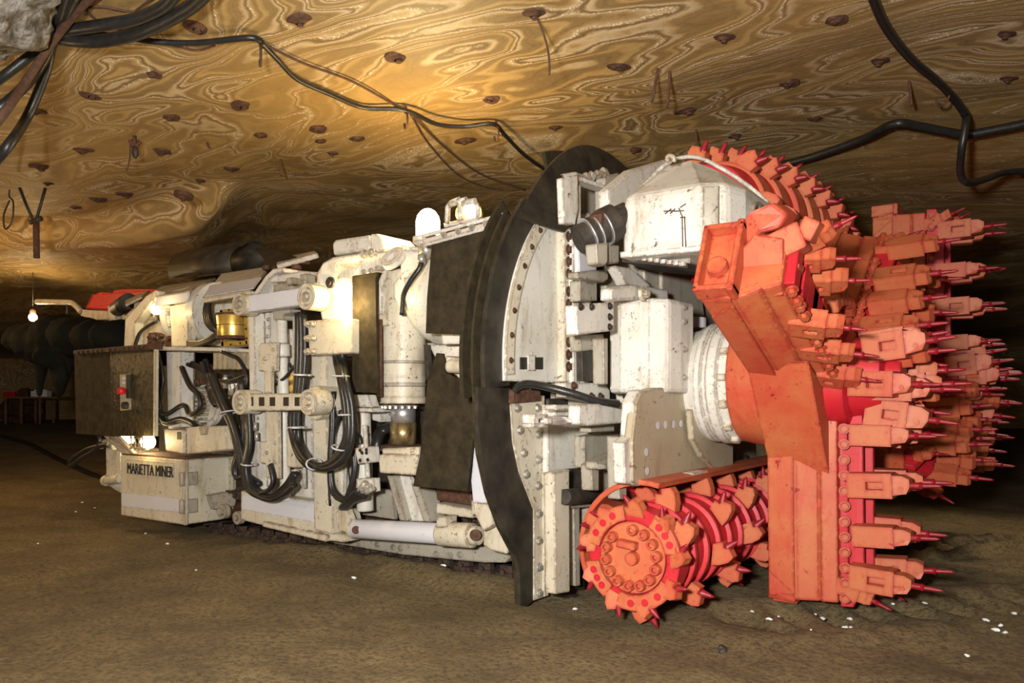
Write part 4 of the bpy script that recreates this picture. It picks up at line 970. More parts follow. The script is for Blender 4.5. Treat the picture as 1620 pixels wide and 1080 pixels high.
# ---- jack link box and piston at mid height
o = P('link_cylinder', W, lambda b: b.front([(917, 640), (996, 636), (998, 668), (930, 674), (917, 672)], .62, .24), .01)
P('piston_rod', 'chrome', lambda b: (b.cyl(onX(868, 667, .55), onX(918, 666, .55), .020, n=16), b.cyl(onX(868, 662, .52), onX(918, 661, .52), .012, n=12)), 0, o)
P('rod_clevis', W, lambda b: (b.front([(845, 655), (868, 655), (868, 663), (845, 663)], .56, .1), b.front([(845, 668), (868, 668), (868, 676), (845, 676)], .56, .1), b.front([(845, 660), (853, 660), (853, 672), (845, 672)], .56, .1), b.front([(866, 660), (874, 660), (874, 671), (866, 671)], .58, .08)), .006, o)
P('cylinder_foot', GW, lambda b: b.front([(935, 674), (972, 672), (972, 682), (935, 684)], .5, .15), .004, o)
P('bracket_block', W, lambda b: (b.front([(880, 640), (915, 640), (915, 648), (880, 648)], .45, .1), b.front([(880, 652), (915, 651), (915, 657), (880, 658)], .45, .1), b.front([(895, 605), (958, 606), (965, 618), (965, 632), (960, 640), (897, 628)], .35, .2)), .004)
bolts([onX(x, y, .36) for x, y in ((907, 610), (935, 627), (949, 627))], (1, 0, 0), R0, .022, .016, 'rusty_steel')
P('flat_hose', HO, lambda b: [b.tube([onX(814, 618, .08), onX(822, 610, .12), onX(838, 607, .2), onX(870, 613, .35), onX(905, 622, .48), onX(945, 634, .60), onX(978, 638+k, .68)], .026-k*.002, 8) for k in range(3)], 0)

# ---- upper corner frame of the shield
P('corner_frame', W, lambda b: (b.front([(890, 281), (914, 277), (915, 330), (910, 355), (893, 354)], .42, .05), b.slab([onX(890, 281, .42), onX(914, 277, .42), onX(960, 294, .2), onX(930, 296, .2)], .03), b.front([(914, 277), (958, 293), (958, 300), (916, 286)], .40, .1), b.front([(914, 290), (919, 292), (919, 350), (912, 356)], .38, .2)), .004)
P('cross_beam', GW, lambda b: (b.front([(957, 280), (980, 273), (978, 340), (970, 360), (958, 340)], .38, .2), b.front([(915, 292), (960, 300), (960, 345), (920, 345)], .12, .05)), .01)
P('rock_debris', 'grimy_white', lambda b: [b.box(onX(905+i*7+10, 286-(i*2.2), .33), (.07, .07, .04), Matrix.Rotation(i*.7, 4, 'Y')) for i in range(7)], .01)
P('coupling_ring', 'chrome', lambda b: [b.cyl(onX(915, 380, .45).lerp(onX(972, 352, .62), t_), onX(915, 380, .45).lerp(onX(972, 352, .62), t_+.04), .125, n=28) for t_ in (.25, .45, .7)], 0)
P('drive_coupling', 'dark_steel', lambda b: b.lathe(onX(915, 380, .45), (onX(972, 352, .62)-onX(915, 380, .45)), [(0, .001), (0, .10), (.08, .10), (.09, .115), (.12, .115), (.13, .10), (.2, .10), (.22, .13), (.30, .13), (.31, .10), (.40, .10), (.40, .001)], 28), 0)
P('coupling_clamp', 'rusty_steel', lambda b: (b.front([(950, 338), (962, 328), (974, 330), (974, 352), (962, 370), (952, 360)], .62, .1)), .01)
P('bearing_block', GW, lambda b: (b.front([(944, 385), (962, 383), (962, 415), (956, 421), (946, 418)], .62, .3), b.front([(962, 385), (980, 388), (980, 416), (962, 418)], .58, .3)), .01)
P('grey_panel', GR, lambda b: b.front([(916, 388), (944, 385), (944, 427), (918, 430)], .25, .05), .004)
P('lug_row', GW, lambda b: (b.front([(915, 430), (956, 426), (963, 434), (962, 442), (955, 447), (915, 440)], .35, .2), b.front([(918, 443), (945, 446), (945, 476), (918, 476)], .28, .12)), .008)

# ---- near gearbox cover over the upper drum (extruded along Y)
CY0, CY1 = -1.0, -.25
def dcover(b):
    plan = [(.66, -.2), (.655, -.92), (.70, -1.03), (1.26, -1.05), (1.40, -.98), (1.46, -.80), (1.46, -.2)]
    top = [(.72, -.2, 3.12), (.76, -.48, 3.15), (.80, -.52, 3.19), (.95, -.46, 3.21), (1.12, -.40, 3.12), (1.30, -.30, 2.99), (1.34, -.2, 2.96)]
    b.loft([[V((x, y, 2.46)) for x, y in plan], [V((x, y, 2.80)) for x, y in plan], [V((x*.97+.03, y*.985, 2.86)) for x, y in plan], [V(q) for q in top]], smooth=False)
P('drum_cover', W, dcover, .035, label='bright white cover over the near end of the upper drum')
P('cover_band', GW, lambda b: b.loft([[V((1.27, -1.062, 2.47)), V((1.36, -1.02, 2.47)), V((1.36, -1.0, 2.47)), V((1.27, -1.04, 2.47))], [V((1.27, -1.062, 2.84)), V((1.36, -1.02, 2.84)), V((1.36, -1.0, 2.84)), V((1.27, -1.04, 2.84))]]), .003)
P('cover_flange', W, lambda b: (b.prism([p+V((0, 0, 0)) for p in [onY(x, y, CY0-.03) for x, y in ((981, 408), (980, 398), (1100, 386), (1146, 384), (1146, 394))]], (0, .8, 0)),), .006)
P('inspection_ring', GW, lambda b: (b.lathe(V((1.462, -.62, 2.68)), (1, 0, 0), [(0, .001), (0, .12), (.03, .12), (.03, .095), (.0, .09), (.0, .001)], 24)), .002)
P('cover_ridge', W, lambda b: b.tube([V((.66, -.90, 2.84)), V((.70, -.72, 3.0)), V((.78, -.50, 3.20)), V((.95, -.44, 3.235)), V((1.12, -.38, 3.15)), V((1.31, -.28, 3.0)), V((1.42, -.2, 2.88))], .016, 8), 0)
P('cover_box', W, lambda b: (b.front([(962, 300), (1000, 268), (1062, 250), (1062, 300), (985, 350), (965, 345)], .52, .5)), .02)
P('lifting_eye', CR, lambda b: b.tube([onY(1058, 256, CY0+.1), onY(1056, 250, CY0+.1), onY(1060, 247, CY0+.1), onY(1066, 250, CY0+.1), onY(1065, 256, CY0+.1)], .018, 8), 0)
P('paint_scribble', 'rusty_steel', lambda b: [b.tube([onY(x0, max(y0+18, 322), -1.054), onY(x1, max(y1+18 if y1 < 380 else y1-5, 322), -1.054)], .0035, 4, 1) for x0, y0, x1, y1 in ((1050, 316, 1066, 315), (1052, 320, 1062, 312), (1060, 320, 1068, 312), (1066, 316, 1082, 315), (1074, 311, 1078, 322), (1076, 326, 1084, 325), (1079, 322, 1080, 395), (1083, 326, 1085, 395), (1085, 290, 1076, 310))], 0)
P('ring_teeth', W, lambda b: [b.cyl(onY(x, 408+(x-985)*.135, CY0+.1), onY(x, 402+(x-985)*.135, CY0+.1), .024, n=8, smooth=False) for x in range(990, 1090, 10)]+[b.cyl(onY(x, 402-(x-985)*.07, CY0), onY(x, 398-(x-985)*.07, CY0), .02, n=8, smooth=False) for x in (1010, 1035, 1060)], 0)
P('ring_gear', 'dark_steel', lambda b: b.side([(984, 404), (1088, 416), (1088, 424), (984, 414)], CY0+.14, .5), 0)
P('cover_flange', GW, lambda b: (b.side([(985, 406), (1090, 390), (1092, 416), (1080, 418)], CY0+.2, .4),), .004)
# structures seen between cover and column
P('diagonal_brace', W, lambda b: (b.front([(975, 420), (998, 424), (1030, 452), (1020, 458), (992, 450)], .55, .1)), .006)
P('bulkhead', GW, lambda b: (b.front([(1048, 425), (1095, 436), (1110, 460), (1120, 530), (1060, 545), (1048, 500)], .40, .2, .3), b.front([(1020, 425), (1050, 428), (1052, 470), (1022, 455)], .36, .2), b.front([(960, 440), (1000, 440), (1000, 470), (960, 470)], .2, .1)), .02)
P('collar_ring', GR, lambda b: b.cyl(onX(1092, 520, .6), onX(1092, 503, .6), .13, n=28), .006)
# vertical gear column
CX, CYY = .62, -.55
def cz_(y): return (onX(1014, y, CX)).z
def gcol(b):
    z0, z1 = 1.535, 2.20
    pr = [(-.24, .1), (-.26, -.02), (-.17, -.20), (-.06, -.25), (.16, -.25), (.27, -.16), (.29, .0), (.29, .25), (-.2, .25)]
    b.prism([V((CX+x, CYY+y, z0)) for x, y in pr], (0, 0, z1-z0))
P('gear_column', W, gcol, .03, label='bright white upright gear housing beside the shaft')
P('column_cap', W, lambda b: (b.front([(968, 456), (982, 452), (1010, 450), (1022, 458), (1022, 474), (968, 475)], CX+.1, .25), b.front([(1022, 452), (1056, 458), (1058, 474), (1022, 476)], CX+.0, .2)), .012)
P('cap_bolt', CR, lambda b: b.lathe(onX(1014, 465, CX+.12), (1, 0, 0), [(0, .05), (.03, .05), (.03, .03), (.06, .03), (.06, .001)], 6, False), 0)
bolts([V((CX+.285, CYY+.05, z)) for z in (1.65, 1.85, 2.05)] + [V((CX+.285, CYY+.05, 2.15))], (1, -.3, 0), R0, .02)
o = P('bracket_plate', W, lambda b: b.front([(912, 482), (972, 477), (972, 523), (914, 530)], CX+.02, .30), .01)
bolts([onX(964, y, CX+.03) for y in (484, 501, 517)]+[onX(x, 485, CX+.03) for x in (918, 935)], (1, 0, 0), o, .018, .012, 'dark_steel')
P('guide_shaft', 'chrome', lambda b: b.cyl(onX(948, 603, .5), onX(948, 556, .5), .035, n=20), 0)
P('shaft_pocket', 'dark_steel', lambda b: b.front([(921, 556), (946, 554), (948, 603), (922, 603)], .42, .05), .004)
P('pocket_frame', GW, lambda b: (b.front([(917, 530), (955, 528), (958, 552), (920, 556)], .40, .2), b.front([(955, 535), (962, 535), (962, 608), (956, 608)], .56, .2)), .006)
P('drive_rod', 'chrome', lambda b: b.cyl((CX-.02, CYY-.1, 1.54), (CX-.02, CYY-.1, 1.2), .03, n=16), 0)
P('rod_base', 'dark_steel', lambda b: b.cyl((CX-.02, CYY-.1, 1.56), (CX-.02, CYY-.1, 1.50), .09, n=20), 0)
# shaft housing and flange
HZ = 1.62
P('shaft_housing', W, lambda b: b.lathe((.3, 0, HZ), (1, 0, 0), [(0, .38), (.42, .38), (.55, .40), (.64, .43), (.66, .43)], 56), 0, label='white shaft housing of the near rotor')
P('housing_flange', W, lambda b: b.lathe((.90, 0, HZ), (1, 0, 0), [(0, .42), (.06, .45), (.10, .45), (.11, .43), (.14, .43), (.15, .46), (.22, .46), (.23, .44), (.30, .44), (.30, .2)], 56), 0)
P('flange_lug', CR, lambda b: [b.box((1.17, -.45*math.cos(t), HZ+.45*math.sin(t)), (.06, .05, .05), Matrix.Rotation(-t, 4, 'X')) for t in [i*.42-1.2 for i in range(8)]], .004)
# big bracket plates in front of the shield
o = P('bracket_plate', 'plate_tan', lambda b: b.front([(1010, 769), (1002, 762), (1001, 700), (1008, 640), (1016, 620), (1036, 613), (1128, 612), (1140, 640), (1150, 700), (1157, 746), (1120, 752)], .86, .07), .01)
P('plate_edge', W, lambda b: b.front([(990, 765), (988, 700), (1000, 690), (1003, 636), (1012, 618), (1020, 616), (1008, 640), (1003, 700), (1006, 768)], .84, .16), .008)
for x, y in ((1040, 673), (1052, 672), (1065, 671), (1077, 670), (1022, 715), (1023, 745)):
    P('hole', GR, lambda b: b.lathe(onX(x, y, .862), (1, 0, 0), [(0, .001), (.003, .028), (.006, .028), (.006, .001)], 18), 0, o)
P('lobed_plate', 'plate_tan', lambda b: b.front([(1094, 648), (1100, 646), (1108, 648), (1125, 668), (1160, 672), (1160, 735), (1148, 745), (1130, 740), (1112, 722), (1098, 695)], .93, .05), .006)
P('pocket_block', GW, lambda b: (b.front([(944, 730), (982, 712), (990, 712), (990, 735), (975, 742), (944, 742)], .55, .2), b.front([(936, 735), (948, 728), (948, 776), (938, 776)], .5, .2), b.front([(978, 690), (990, 690), (992, 790), (980, 790)], .7, .3)), .008)
P('eye_rod', 'bolt_steel', lambda b: (b.cyl(onX(946, 738, .58), onX(968, 738, .58), .018, n=10), b.sphere(onX(966, 738, .60), .035)), 0)
P('pocket_wall', GW, lambda b: (b.front([(925, 690), (985, 680), (985, 715), (925, 740)], .30, .1), b.front([(945, 745), (990, 742), (990, 785), (945, 790)], .34, .1)), .006)
P('foot_block', W, lambda b: b.front([(1097, 748), (1120, 744), (1124, 758), (1098, 761)], .98, .2), .006)
P('shield_foot', GW, lambda b: (b.front([(1160, 690), (1195, 690), (1200, 745), (1165, 745)], .5, .1)), .01)
P('foot_bolt', 'dark_steel', lambda b: b.lathe(onX(1178, 727, .52), (1, 0, 0), [(0, .05), (.03, .05), (.03, .001)], 6), 0)
# far half of the shield
def far_shield(b):
    A = [V((-.05, 2.8+1.8*math.sin(math.radians(t)), 1.76+1.78*math.cos(math.radians(t)))) for t in range(0, 181, 6)]
    Bp = [V((-.05, 0-.3, 3.54))] + A + [V((-.05, -.3, .1))]
    b.prism(Bp, (-.06, 0, 0))
P('rubber_shield', RB, far_shield, 0)
P('bulkhead', GW, lambda b: b.bx(.0, .3, .4, 3.6, .7, 2.9), .02)
P('shaft_housing', GW, lambda b: b.lathe((.3, 2.8, HZ), (1, 0, 0), [(0, .38), (.95, .42), (.95, .1)], 40), 0)
# ---- cloth duct hanging off the rear
b = MB(); YB = -.2
def blob(px, py, rx, ry, rz, rot=0):
    c = onY(px, py, YB); m = Matrix.Rotation(rot, 3, 'Y')
    for r_ in [None]:
        bb = bmesh.new(); bmesh.ops.create_icosphere(bb, subdivisions=3, radius=1)
        vs_ = {}
        for v in bb.verts: vs_[v] = b.bm.verts.new(c + m @ V((v.co.x*rx, v.co.y*ry, v.co.z*rz)))
        for f in bb.faces: b.bm.faces.new([vs_[v] for v in f.verts])
        bb.free()
def pxr(n): return n/1260*10.6
for q in ((66, 543, 44, 36, .1), (50, 538, 26, 30, 0), (92, 535, 34, 42, .3), (104, 520, 30, 26, 0), (125, 533, 40, 36, -.1), (160, 535, 42, 30, .1), (190, 532, 30, 28, 0), (98, 566, 15, 22, 0)):
    blob(q[0], q[1], pxr(q[2]), .42, pxr(q[3]), q[4])
def bleg(pts):
    for (x0, y0, w0), (x1, y1, w1) in zip(pts, pts[1:]):
        b.cyl(onY(x0, y0, YB), onY(x1, y1, YB), pxr(w0), pxr(w1), 16)
bleg([(69, 560, 13), (66, 585, 10), (62, 610, 6), (61, 629, 4)])
bleg([(95, 560, 20), (97, 590, 15), (95, 612, 8)]); bleg([(95, 606, 7), (93, 622, 7.5), (93, 629, 5)]); bleg([(112, 560, 12), (110, 590, 5), (116, 604, 2)])
o = b.build('cloth_duct', 'black_cloth'); 
rm = o.modifiers.new('remesh', 'REMESH'); rm.mode = 'VOXEL'; rm.voxel_size = .035; rm.use_smooth_shade = True
smo = o.modifiers.new('smooth', 'SMOOTH'); smo.iterations = 3; smo.factor = .5
tx = bpy.data.textures.new('folds', 'CLOUDS'); tx.noise_scale = .28; tx.noise_depth = 2
dm = o.modifiers.new('folds', 'DISPLACE'); dm.texture = tx; dm.strength = .10; dm.texture_coords = 'GLOBAL'; dm.mid_level = .5
tag(o, 'wrinkled black cloth duct with dangling ends hanging behind the white machine', 'cloth duct')
# ---------------------------------------------------------------- cutting rotors
OR, CRM, HP, PK = 'orange_paint', 'red_shade_paint', 'holder_paint', 'pick_red'
# tool holder along +X: stepped block with a keyhole pocket on its -Y side, narrower nose
def holder_mesh(name, L=.30, w=.13, h=.15, pocket=True, nose=.10):
    b = MB()
    if pocket:
        x0, x1, z0, z1, dp = L*.42, L*.80, -h*.16, h*.16, w*.45
        b.bx(0, L, -w/2+dp, w/2, -h/2, h/2)
        b.bx(0, x0, -w/2, -w/2+dp, -h/2, h/2); b.bx(x1, L, -w/2, -w/2+dp, -h/2, h/2)
        b.bx(x0, x1, -w/2, -w/2+dp, z1, h/2); b.bx(x0, x1, -w/2, -w/2+dp, -h/2, z0)
    else: b.bx(0, L, -w/2, w/2, -h/2, h/2)
    b.prism([(L, -w*.42, -h*.38), (L+nose*.8, -w*.36, -h*.30), (L+nose, -w*.28, -h*.05), (L+nose, -w*.28, h*.25), (L+nose*.6, -w*.36, h*.40), (L, -w*.42, h*.42)], (0, w*.8, 0))
    b.cyl((L+nose*.5, -w*.37, -h*.12), (L+nose*.5, -w*.41, -h*.12), h*.09, n=10)
    me = b.mesh(name); me.materials.append(MAT[HP]); return me
def pick_mesh(name='pick', s=1.0):
    b = MB(); b.lathe((0, 0, 0), (1, 0, 0), [(-.06*s, .020*s), (0, .022*s), (.012*s, .026*s), (.025*s, .016*s), (.09*s, .013*s), (.120*s, .009*s), (.135*s, .001)], 12)
    me = b.mesh(name); me.materials.append(MAT[PK]); return me
HM, HM2, PM = holder_mesh('pick_holder', .28, .13, .165), holder_mesh('pick_holder', .26, .13, .14, False), pick_mesh()
bigH = holder_mesh('pick_holder', .26, .15, .19, True, .12)
def add(me, name, parent, m):
    o = link(bpy.data.objects.new(name, me)); o.parent = parent; o.matrix_local = m; return o
RZ = 1.64
def rotor(cy, angles, seed, label, near=False, lens=(1.54, 1.54, 1.54), dx=0.0):
    rr = random.Random(seed)
    b = MB()
    # hub
    b.lathe((1.20+dx*0, cy, RZ), (1, 0, 0), [(0, .3), (0, .46), (.10, .48), (.22, .50), (.24, .50), (.27, .34), (.62, .30), (.66, .26), (.80, .22), (.80, .001)], 48)
    rot = b.build('cutting_rotor', OR, R0, .008, label)
    bs = MB(); bs.lathe((1.60+dx, cy, RZ), (1, 0, 0), [(0, .3), (.22, .33), (.34, .33), (.36, .28), (.55, .24), (.57, .16), (.66, .14), (.67, .001)], 40)
    bs.build('hub_face', CRM, rot, .006)
    for ai, a in enumerate(angles):
        short = near and 100 < a < 170
        e = V((0, math.cos(math.radians(a)), math.sin(math.radians(a)))); s = V((0, -e.z, e.y))
        if s.y > 0: s = -s          # s points to the viewer's side
        C0 = V((dx, cy, RZ)); LN = lens[ai]-1.54
        def pt(x, r, w): return C0 + e*(r+(LN if r > 1.3 else 0)) + s*w + V((x, 0, 0))
        # girder: wide back, chamfered front, grooved
        sec = [(1.41, -.22), (1.41, .22), (1.62, .235), (1.74, .19), (1.755, .175), (1.77, .19), (1.87, .165), (1.87, -.165), (1.74, -.19), (1.62, -.235)]
        b = MB(); b.loft([[pt(x, r, w*k) for x, w in sec] for r, k in ((.12, .8), (.42, 1.0), (1.52, 1.0), (1.54, .98))], smooth=False)
        b.build('rotor_arm', OR, rot, .008)
        # seam plate with hole
        b = MB(); b.prism([pt(1.42, .52, .225), pt(1.60, .52, .24), pt(1.60, 1.5, .24), pt(1.42, 1.36, .225)], s*.015); b.build('arm_plate', OR, rot, .004)
        b = MB(); b.cyl(pt(1.52, .78, .2), pt(1.52, .78, .2415), .045, n=20); b.build('arm_hole', CRM, rot, 0)
        # end box with recess
        if near and ai == 0: ENDB = False
        else: ENDB = True
        b = MB()
        b.loft([[pt(x, 1.5, w) for x, w in ((1.41, -.22), (1.41, .22), (1.60, .24), (1.60, -.24))], [pt(x, 1.56, w) for x, w in ((1.40, -.2), (1.40, .2), (1.60, .24), (1.60, -.24))]], smooth=False)
        for x0, x1, w0, w1 in ((1.40, 1.43, -.22, .22), (1.60, 1.64, -.24, .24), (1.40, 1.64, .19, .225), (1.40, 1.64, -.225, -.19)):
            if ENDB: b.prism([pt(x0, 1.54, w0), pt(x1, 1.54, w0), pt(x1, 1.54, w1), pt(x0, 1.54, w1)], e*.11)
        b.build('arm_end', OR, rot, .008)
        if not ENDB: pass
        b = MB(); b.prism([pt(1.43, 1.55, -.19), pt(1.60, 1.55, -.19), pt(1.60, 1.55, .19), pt(1.43, 1.55, .19)], e*.03); (b.cyl(pt(1.51, 1.55, .05), pt(1.51, 1.63, .05), .06, n=18) if ENDB else None); b.build('end_recess', OR, rot, .004)
        # carrier plate standing on the front face, both sides
        b = MB()
        if short: b.prism([pt(1.85, .25, .12), pt(1.93, .25, .12), pt(1.93, 1.2, .12), pt(1.85, 1.3, .12)], s*-.2)
        else: b.prism([pt(1.87, .25, .10), pt(2.02, .25, .10), pt(2.02, 1.40, .08), pt(1.95, 1.58, .08), pt(1.87, 1.58, .10)], s*-.05)
        if not short: b.prism([pt(1.87, .25, -.04), pt(2.06, .25, -.04), pt(2.06, 1.40, -.04), pt(1.95, 1.56, -.04), pt(1.87, 1.56, -.04)], s*-.06)
        for k in range(6):
            r = .36+k*.21
            b.prism([pt(1.87, r, .14), pt(1.93, r, .14), pt(1.93, r+.10, .14), pt(1.87, r+.10, .14)], s*-.26)
        b.build('tool_carrier', CRM, rot, .006)
        # bolts along the carrier
        pts = [pt(1.885+.0*k, .34+k*.105, .17) for k in range(12)]
        me = bolt_mesh(.028, .03); me.materials.append(MAT[HP])
        for k, p in enumerate(pts):
            o = link(bpy.data.objects.new('bolt', me)); o.parent = rot; o.matrix_local = frame_mtx(p+V((.03, 0, 0)), (s+V((.3, 0, 0))))
        # holders with picks
        n = 5
        for k in range(n):
            r = (.06, .38, .72, 1.06, 1.34)[k]
            for sd in (1, -1):
                rk = r
                if short and sd < 0 and k < 3: continue
                if short and k == 4 and sd > 0: continue
                big = (k == n-1 or sd < 0)
                x0 = (1.78 if short else 1.96) + (.12 if k == 0 else 0) + rr.uniform(-.02, .02)
                p = pt(x0, rk, .14*sd)
                d = V((1, 0, 0)) + e*((-.25 if short else .0)+rr.uniform(-.05, .05)) + s*(.06*sd)
                # up = away from the viewer's flank so the pocket faces the side
                m = frame_mtx(p, d, e if e.z >= -.3 else -e)
                hm = bigH if (sd < 0 and k % 2) else (HM if k % 2 == ai % 2 else HM2)
                if short and hm is HM2: hm = bigH
                if short: m = m @ Matrix.Scale(.8, 4)
                add(hm, 'pick_holder', rot, m)
                L = {HM: .40, HM2: .36, bigH: .38}[hm]
                add(PM, 'pick', rot, m @ Matrix.Translation((L+.03, 0, 0)))
        # gauge holders at the rim, pointing outward and sideways
        for q, (w, tilt) in enumerate(((.10, .35), (-.16, .5)) if not 100 < a < 170 else ((-.16, .2),)):
            d = V((1, 0, 0)) + e*tilt + s*(w*2)
            m = frame_mtx(pt(1.82+.04*q, 1.40, w), d, s)
            add(HM2, 'pick_holder', rot, m @ Matrix.Scale(.8, 4)); add(PM, 'pick', rot, m @ Matrix.Scale(.8, 4) @ Matrix.Translation((.39, 0, 0)))
        # gusset filling the corner to the next arm
        a2 = a+120; e2 = V((0, math.cos(math.radians(a2)), math.sin(math.radians(a2)))); s1 = V((0, -e.z, e.y)); s2 = V((0, -e2.z, e2.y))
        def q1(r, w): return C0+e*r+s1*w
        def q2(r, w): return C0+e2*r+s2*w
        b = MB()
        poly = [q1(.1, .2), q1(.66, .2), q2(.66, -.2), q2(.1, -.2)]
        b.prism([p+V((1.42, 0, 0)) for p in poly], ((.40 if near and a == 155 else .24), 0, 0)); b.build('gusset', OR, rot, .006)
        if near and a == 155: continue
        # ring segment with grip blocks between the arms
        b = MB()
        for k in range(5):
            t = math.radians(a+30+k*12); rdir = V((0, math.cos(t), math.sin(t)))
            b.box(C0+rdir*(.55)+V((1.85, 0, 0)), (.12, .10, .10), Matrix.Rotation(t, 4, 'X'))
        b.build('wear_blocks', HP, rot, .01)
        b = MB(); A = [];
        for k in range(13):
            t = math.radians(a+20+k*6.6); rd = V((0, math.cos(t), math.sin(t)))
            A.append([C0+rd*.42+V((1.62, 0, 0)), C0+rd*.66+V((1.62, 0, 0)), C0+rd*.62+V((1.80, 0, 0)), C0+rd*.42+V((1.86, 0, 0))])
        b.loft(A, smooth=False); b.build('core_ring', CRM, rot, .006)
    # inner kerf holders around the centre
    for k in range(6):
        t = math.radians(k*60+seed*10); rd = V((0, math.cos(t), math.sin(t)))
        m = frame_mtx(C0+rd*.24+V((1.98 if k % 2 else 2.05, 0, 0)), V((1, 0, 0))+rd*.15, V((0, 0, 1)))
        add(HM if k % 2 else bigH, 'pick_holder', rot, m); add(PM, 'pick', rot, m @ Matrix.Translation((.42, 0, 0)))
    return rot
rotor(0.0, (-88, 38, 155), 1, 'near red three-armed cutting rotor', True, (1.54, 1.74, 1.50))
rotor(2.8, (90, 210, 330), 2, 'far red three-armed cutting rotor', False, (1.64, 1.5, 1.6), .17)
# the rim chunk at the end of the arm nearest the viewer
e = V((0, math.cos(math.radians(155)), math.sin(math.radians(155))))
rotr = bpy.data.objects['cutting_rotor']
b = MB(); c = V((1.74, 0, RZ))+e*1.50+V((0, .10, .22))
q = [V((-.22, -.06, -.02)), V((-.10, -.10, .10)), V((.06, -.08, .15)), V((.16, -.05, .06)), V((.10, -.06, -.04)), V((-.02, -.08, -.06)), V((-.12, -.06, -.14))]
b.prism([c+v*.8 for v in q], (.02, .16, .02)); b.build('rim_block', OR, rotr, .02)
b = MB(); c = V((1.86, 0, RZ))+e*1.42+V((0, .02, .14))
b.box(c, (.20, .14, .16), Matrix.Rotation(-.35, 4, 'Y')); b.box(c+V((.12, 0, .06)), (.10, .12, .12), Matrix.Rotation(.5, 4, 'Y')); b.box(c+V((-.02, 0, -.17)), (.16, .12, .15), Matrix.Rotation(.4, 4, 'Y'))
b.cyl(c+V((-.02, -.05, -.17)), c+V((-.02, -.075, -.17)), .03, n=14)
b.build('rim_block', HP, rotr, .02)
b = MB(); b.prism([V((1.62, 0, RZ))+e*1.50+V((0, -.01, -.2)), V((1.86, 0, RZ))+e*1.50+V((0, -.01, -.2)), V((1.86, 0, RZ))+e*1.50+V((0, -.01, .12)), V((1.70, 0, RZ))+e*1.50+V((0, -.01, .16)), V((1.62, 0, RZ))+e*1.50+V((0, -.01, .08))], (0, .12, 0)); b.build('arm_cap', OR, rotr, .01)

# ---------------------------------------------------------------- trim drums
def dholder_mesh():
    # radial +Z, cutting direction +X : notched wedge block carrying a conical pick
    b = MB(); b.prism([(-.07, -.035, 0), (.055, -.035, 0), (.075, -.035, .055), (.04, -.035, .065), (.045, -.035, .095), (.0, -.035, .125), (-.035, -.035, .10), (-.06, -.035, .05)], (0, .07, 0))
    me = b.mesh('pick_holder'); me.materials.append(MAT[HP]); return me
def dpick_mesh():
    b = MB(); d = V((.62, 0, .78)).normalized(); b.lathe(V((.03, 0, .055)), d, [(0, .02), (.03, .026), (.045, .022), (.085, .012), (.105, .001)], 10)
    me = b.mesh('pick'); me.materials.append(MAT[PK]); return me
DH, DP = dholder_mesh(), dpick_mesh()
def drum(x, z, y0, y1, r, label, sense, twist, starts=3, pitch=.16, phase=0.0, sc=1.0, bulge=0.0, wide=False):
    def rad_at(yy): t_ = (yy-y0)/(y1-y0); return rbase + bulge*math.sin(math.pi*min(1, t_*1.0))+(.08*t_ if bulge else 0)
    rbase = r
    b = MB(); b.lathe((x, y0, z), (0, 1, 0), [(0, .001), (0, r*.74), (-.03, r*.74), (-.03, r), (.12, r), (.12, r*.93), (y1-y0, rad_at(y1)*.93), (y1-y0, .001)] if not bulge else [(0, .001)]+[(k_*(y1-y0)/20, rad_at(y0+k_*(y1-y0)/20)*.93) for k_ in range(21)]+[(y1-y0, .001)], 56)
    dr = b.build('trim_drum', CRM, R0, .006, label)
    # vane rings
    k = 0; yy = y0+.2; ro = r
    while yy < y1-.05:
        r = rad_at(yy)
        b = MB(); b.lathe((x, yy, z), (0, 1, 0), [(0, r*.9), (.008, r*1.02), (.04, r*1.02), (.048, r*.9)] if not wide else [(0, r*.9), (.0, r*1.01), (pitch*.62, r*1.04), (pitch*.64, r*.9)], 56); b.build('vane_ring', OR if wide else CRM, dr, 0); yy += pitch; k += 1
    n = int((y1-y0)/pitch); cnt = 0
    for i in range(n):
        for s_ in range(starts):
            a = phase + i*twist + s_*2*math.pi/starts
            rad = V((math.cos(a), 0, math.sin(a))); tan = V((-math.sin(a), 0, math.cos(a)))*sense
            yq = y0+.04+i*pitch + s_*pitch/starts*.6
            m = Matrix.Identity(4); yv = rad.cross(tan)
            for q, ax in enumerate((tan, yv, rad)):
                for w_ in range(3): m[w_][q] = ax[w_]
            m.translation = V((x, yq, z))+rad*(rad_at(yq)*.98)
            m = m @ Matrix.Scale(sc, 4)
            add(DH, 'pick_holder', dr, m); add(DP, 'pick', dr, m); cnt += 1
    return dr
LD = onY(1005, 880, -1.26); LX, LZ = LD.x, LD.z
dr = drum(LX, LZ, -1.26, 2.3, .315, 'lower red trim drum with bolted end face', 1, .75, 3, .22, .5, 1.15)
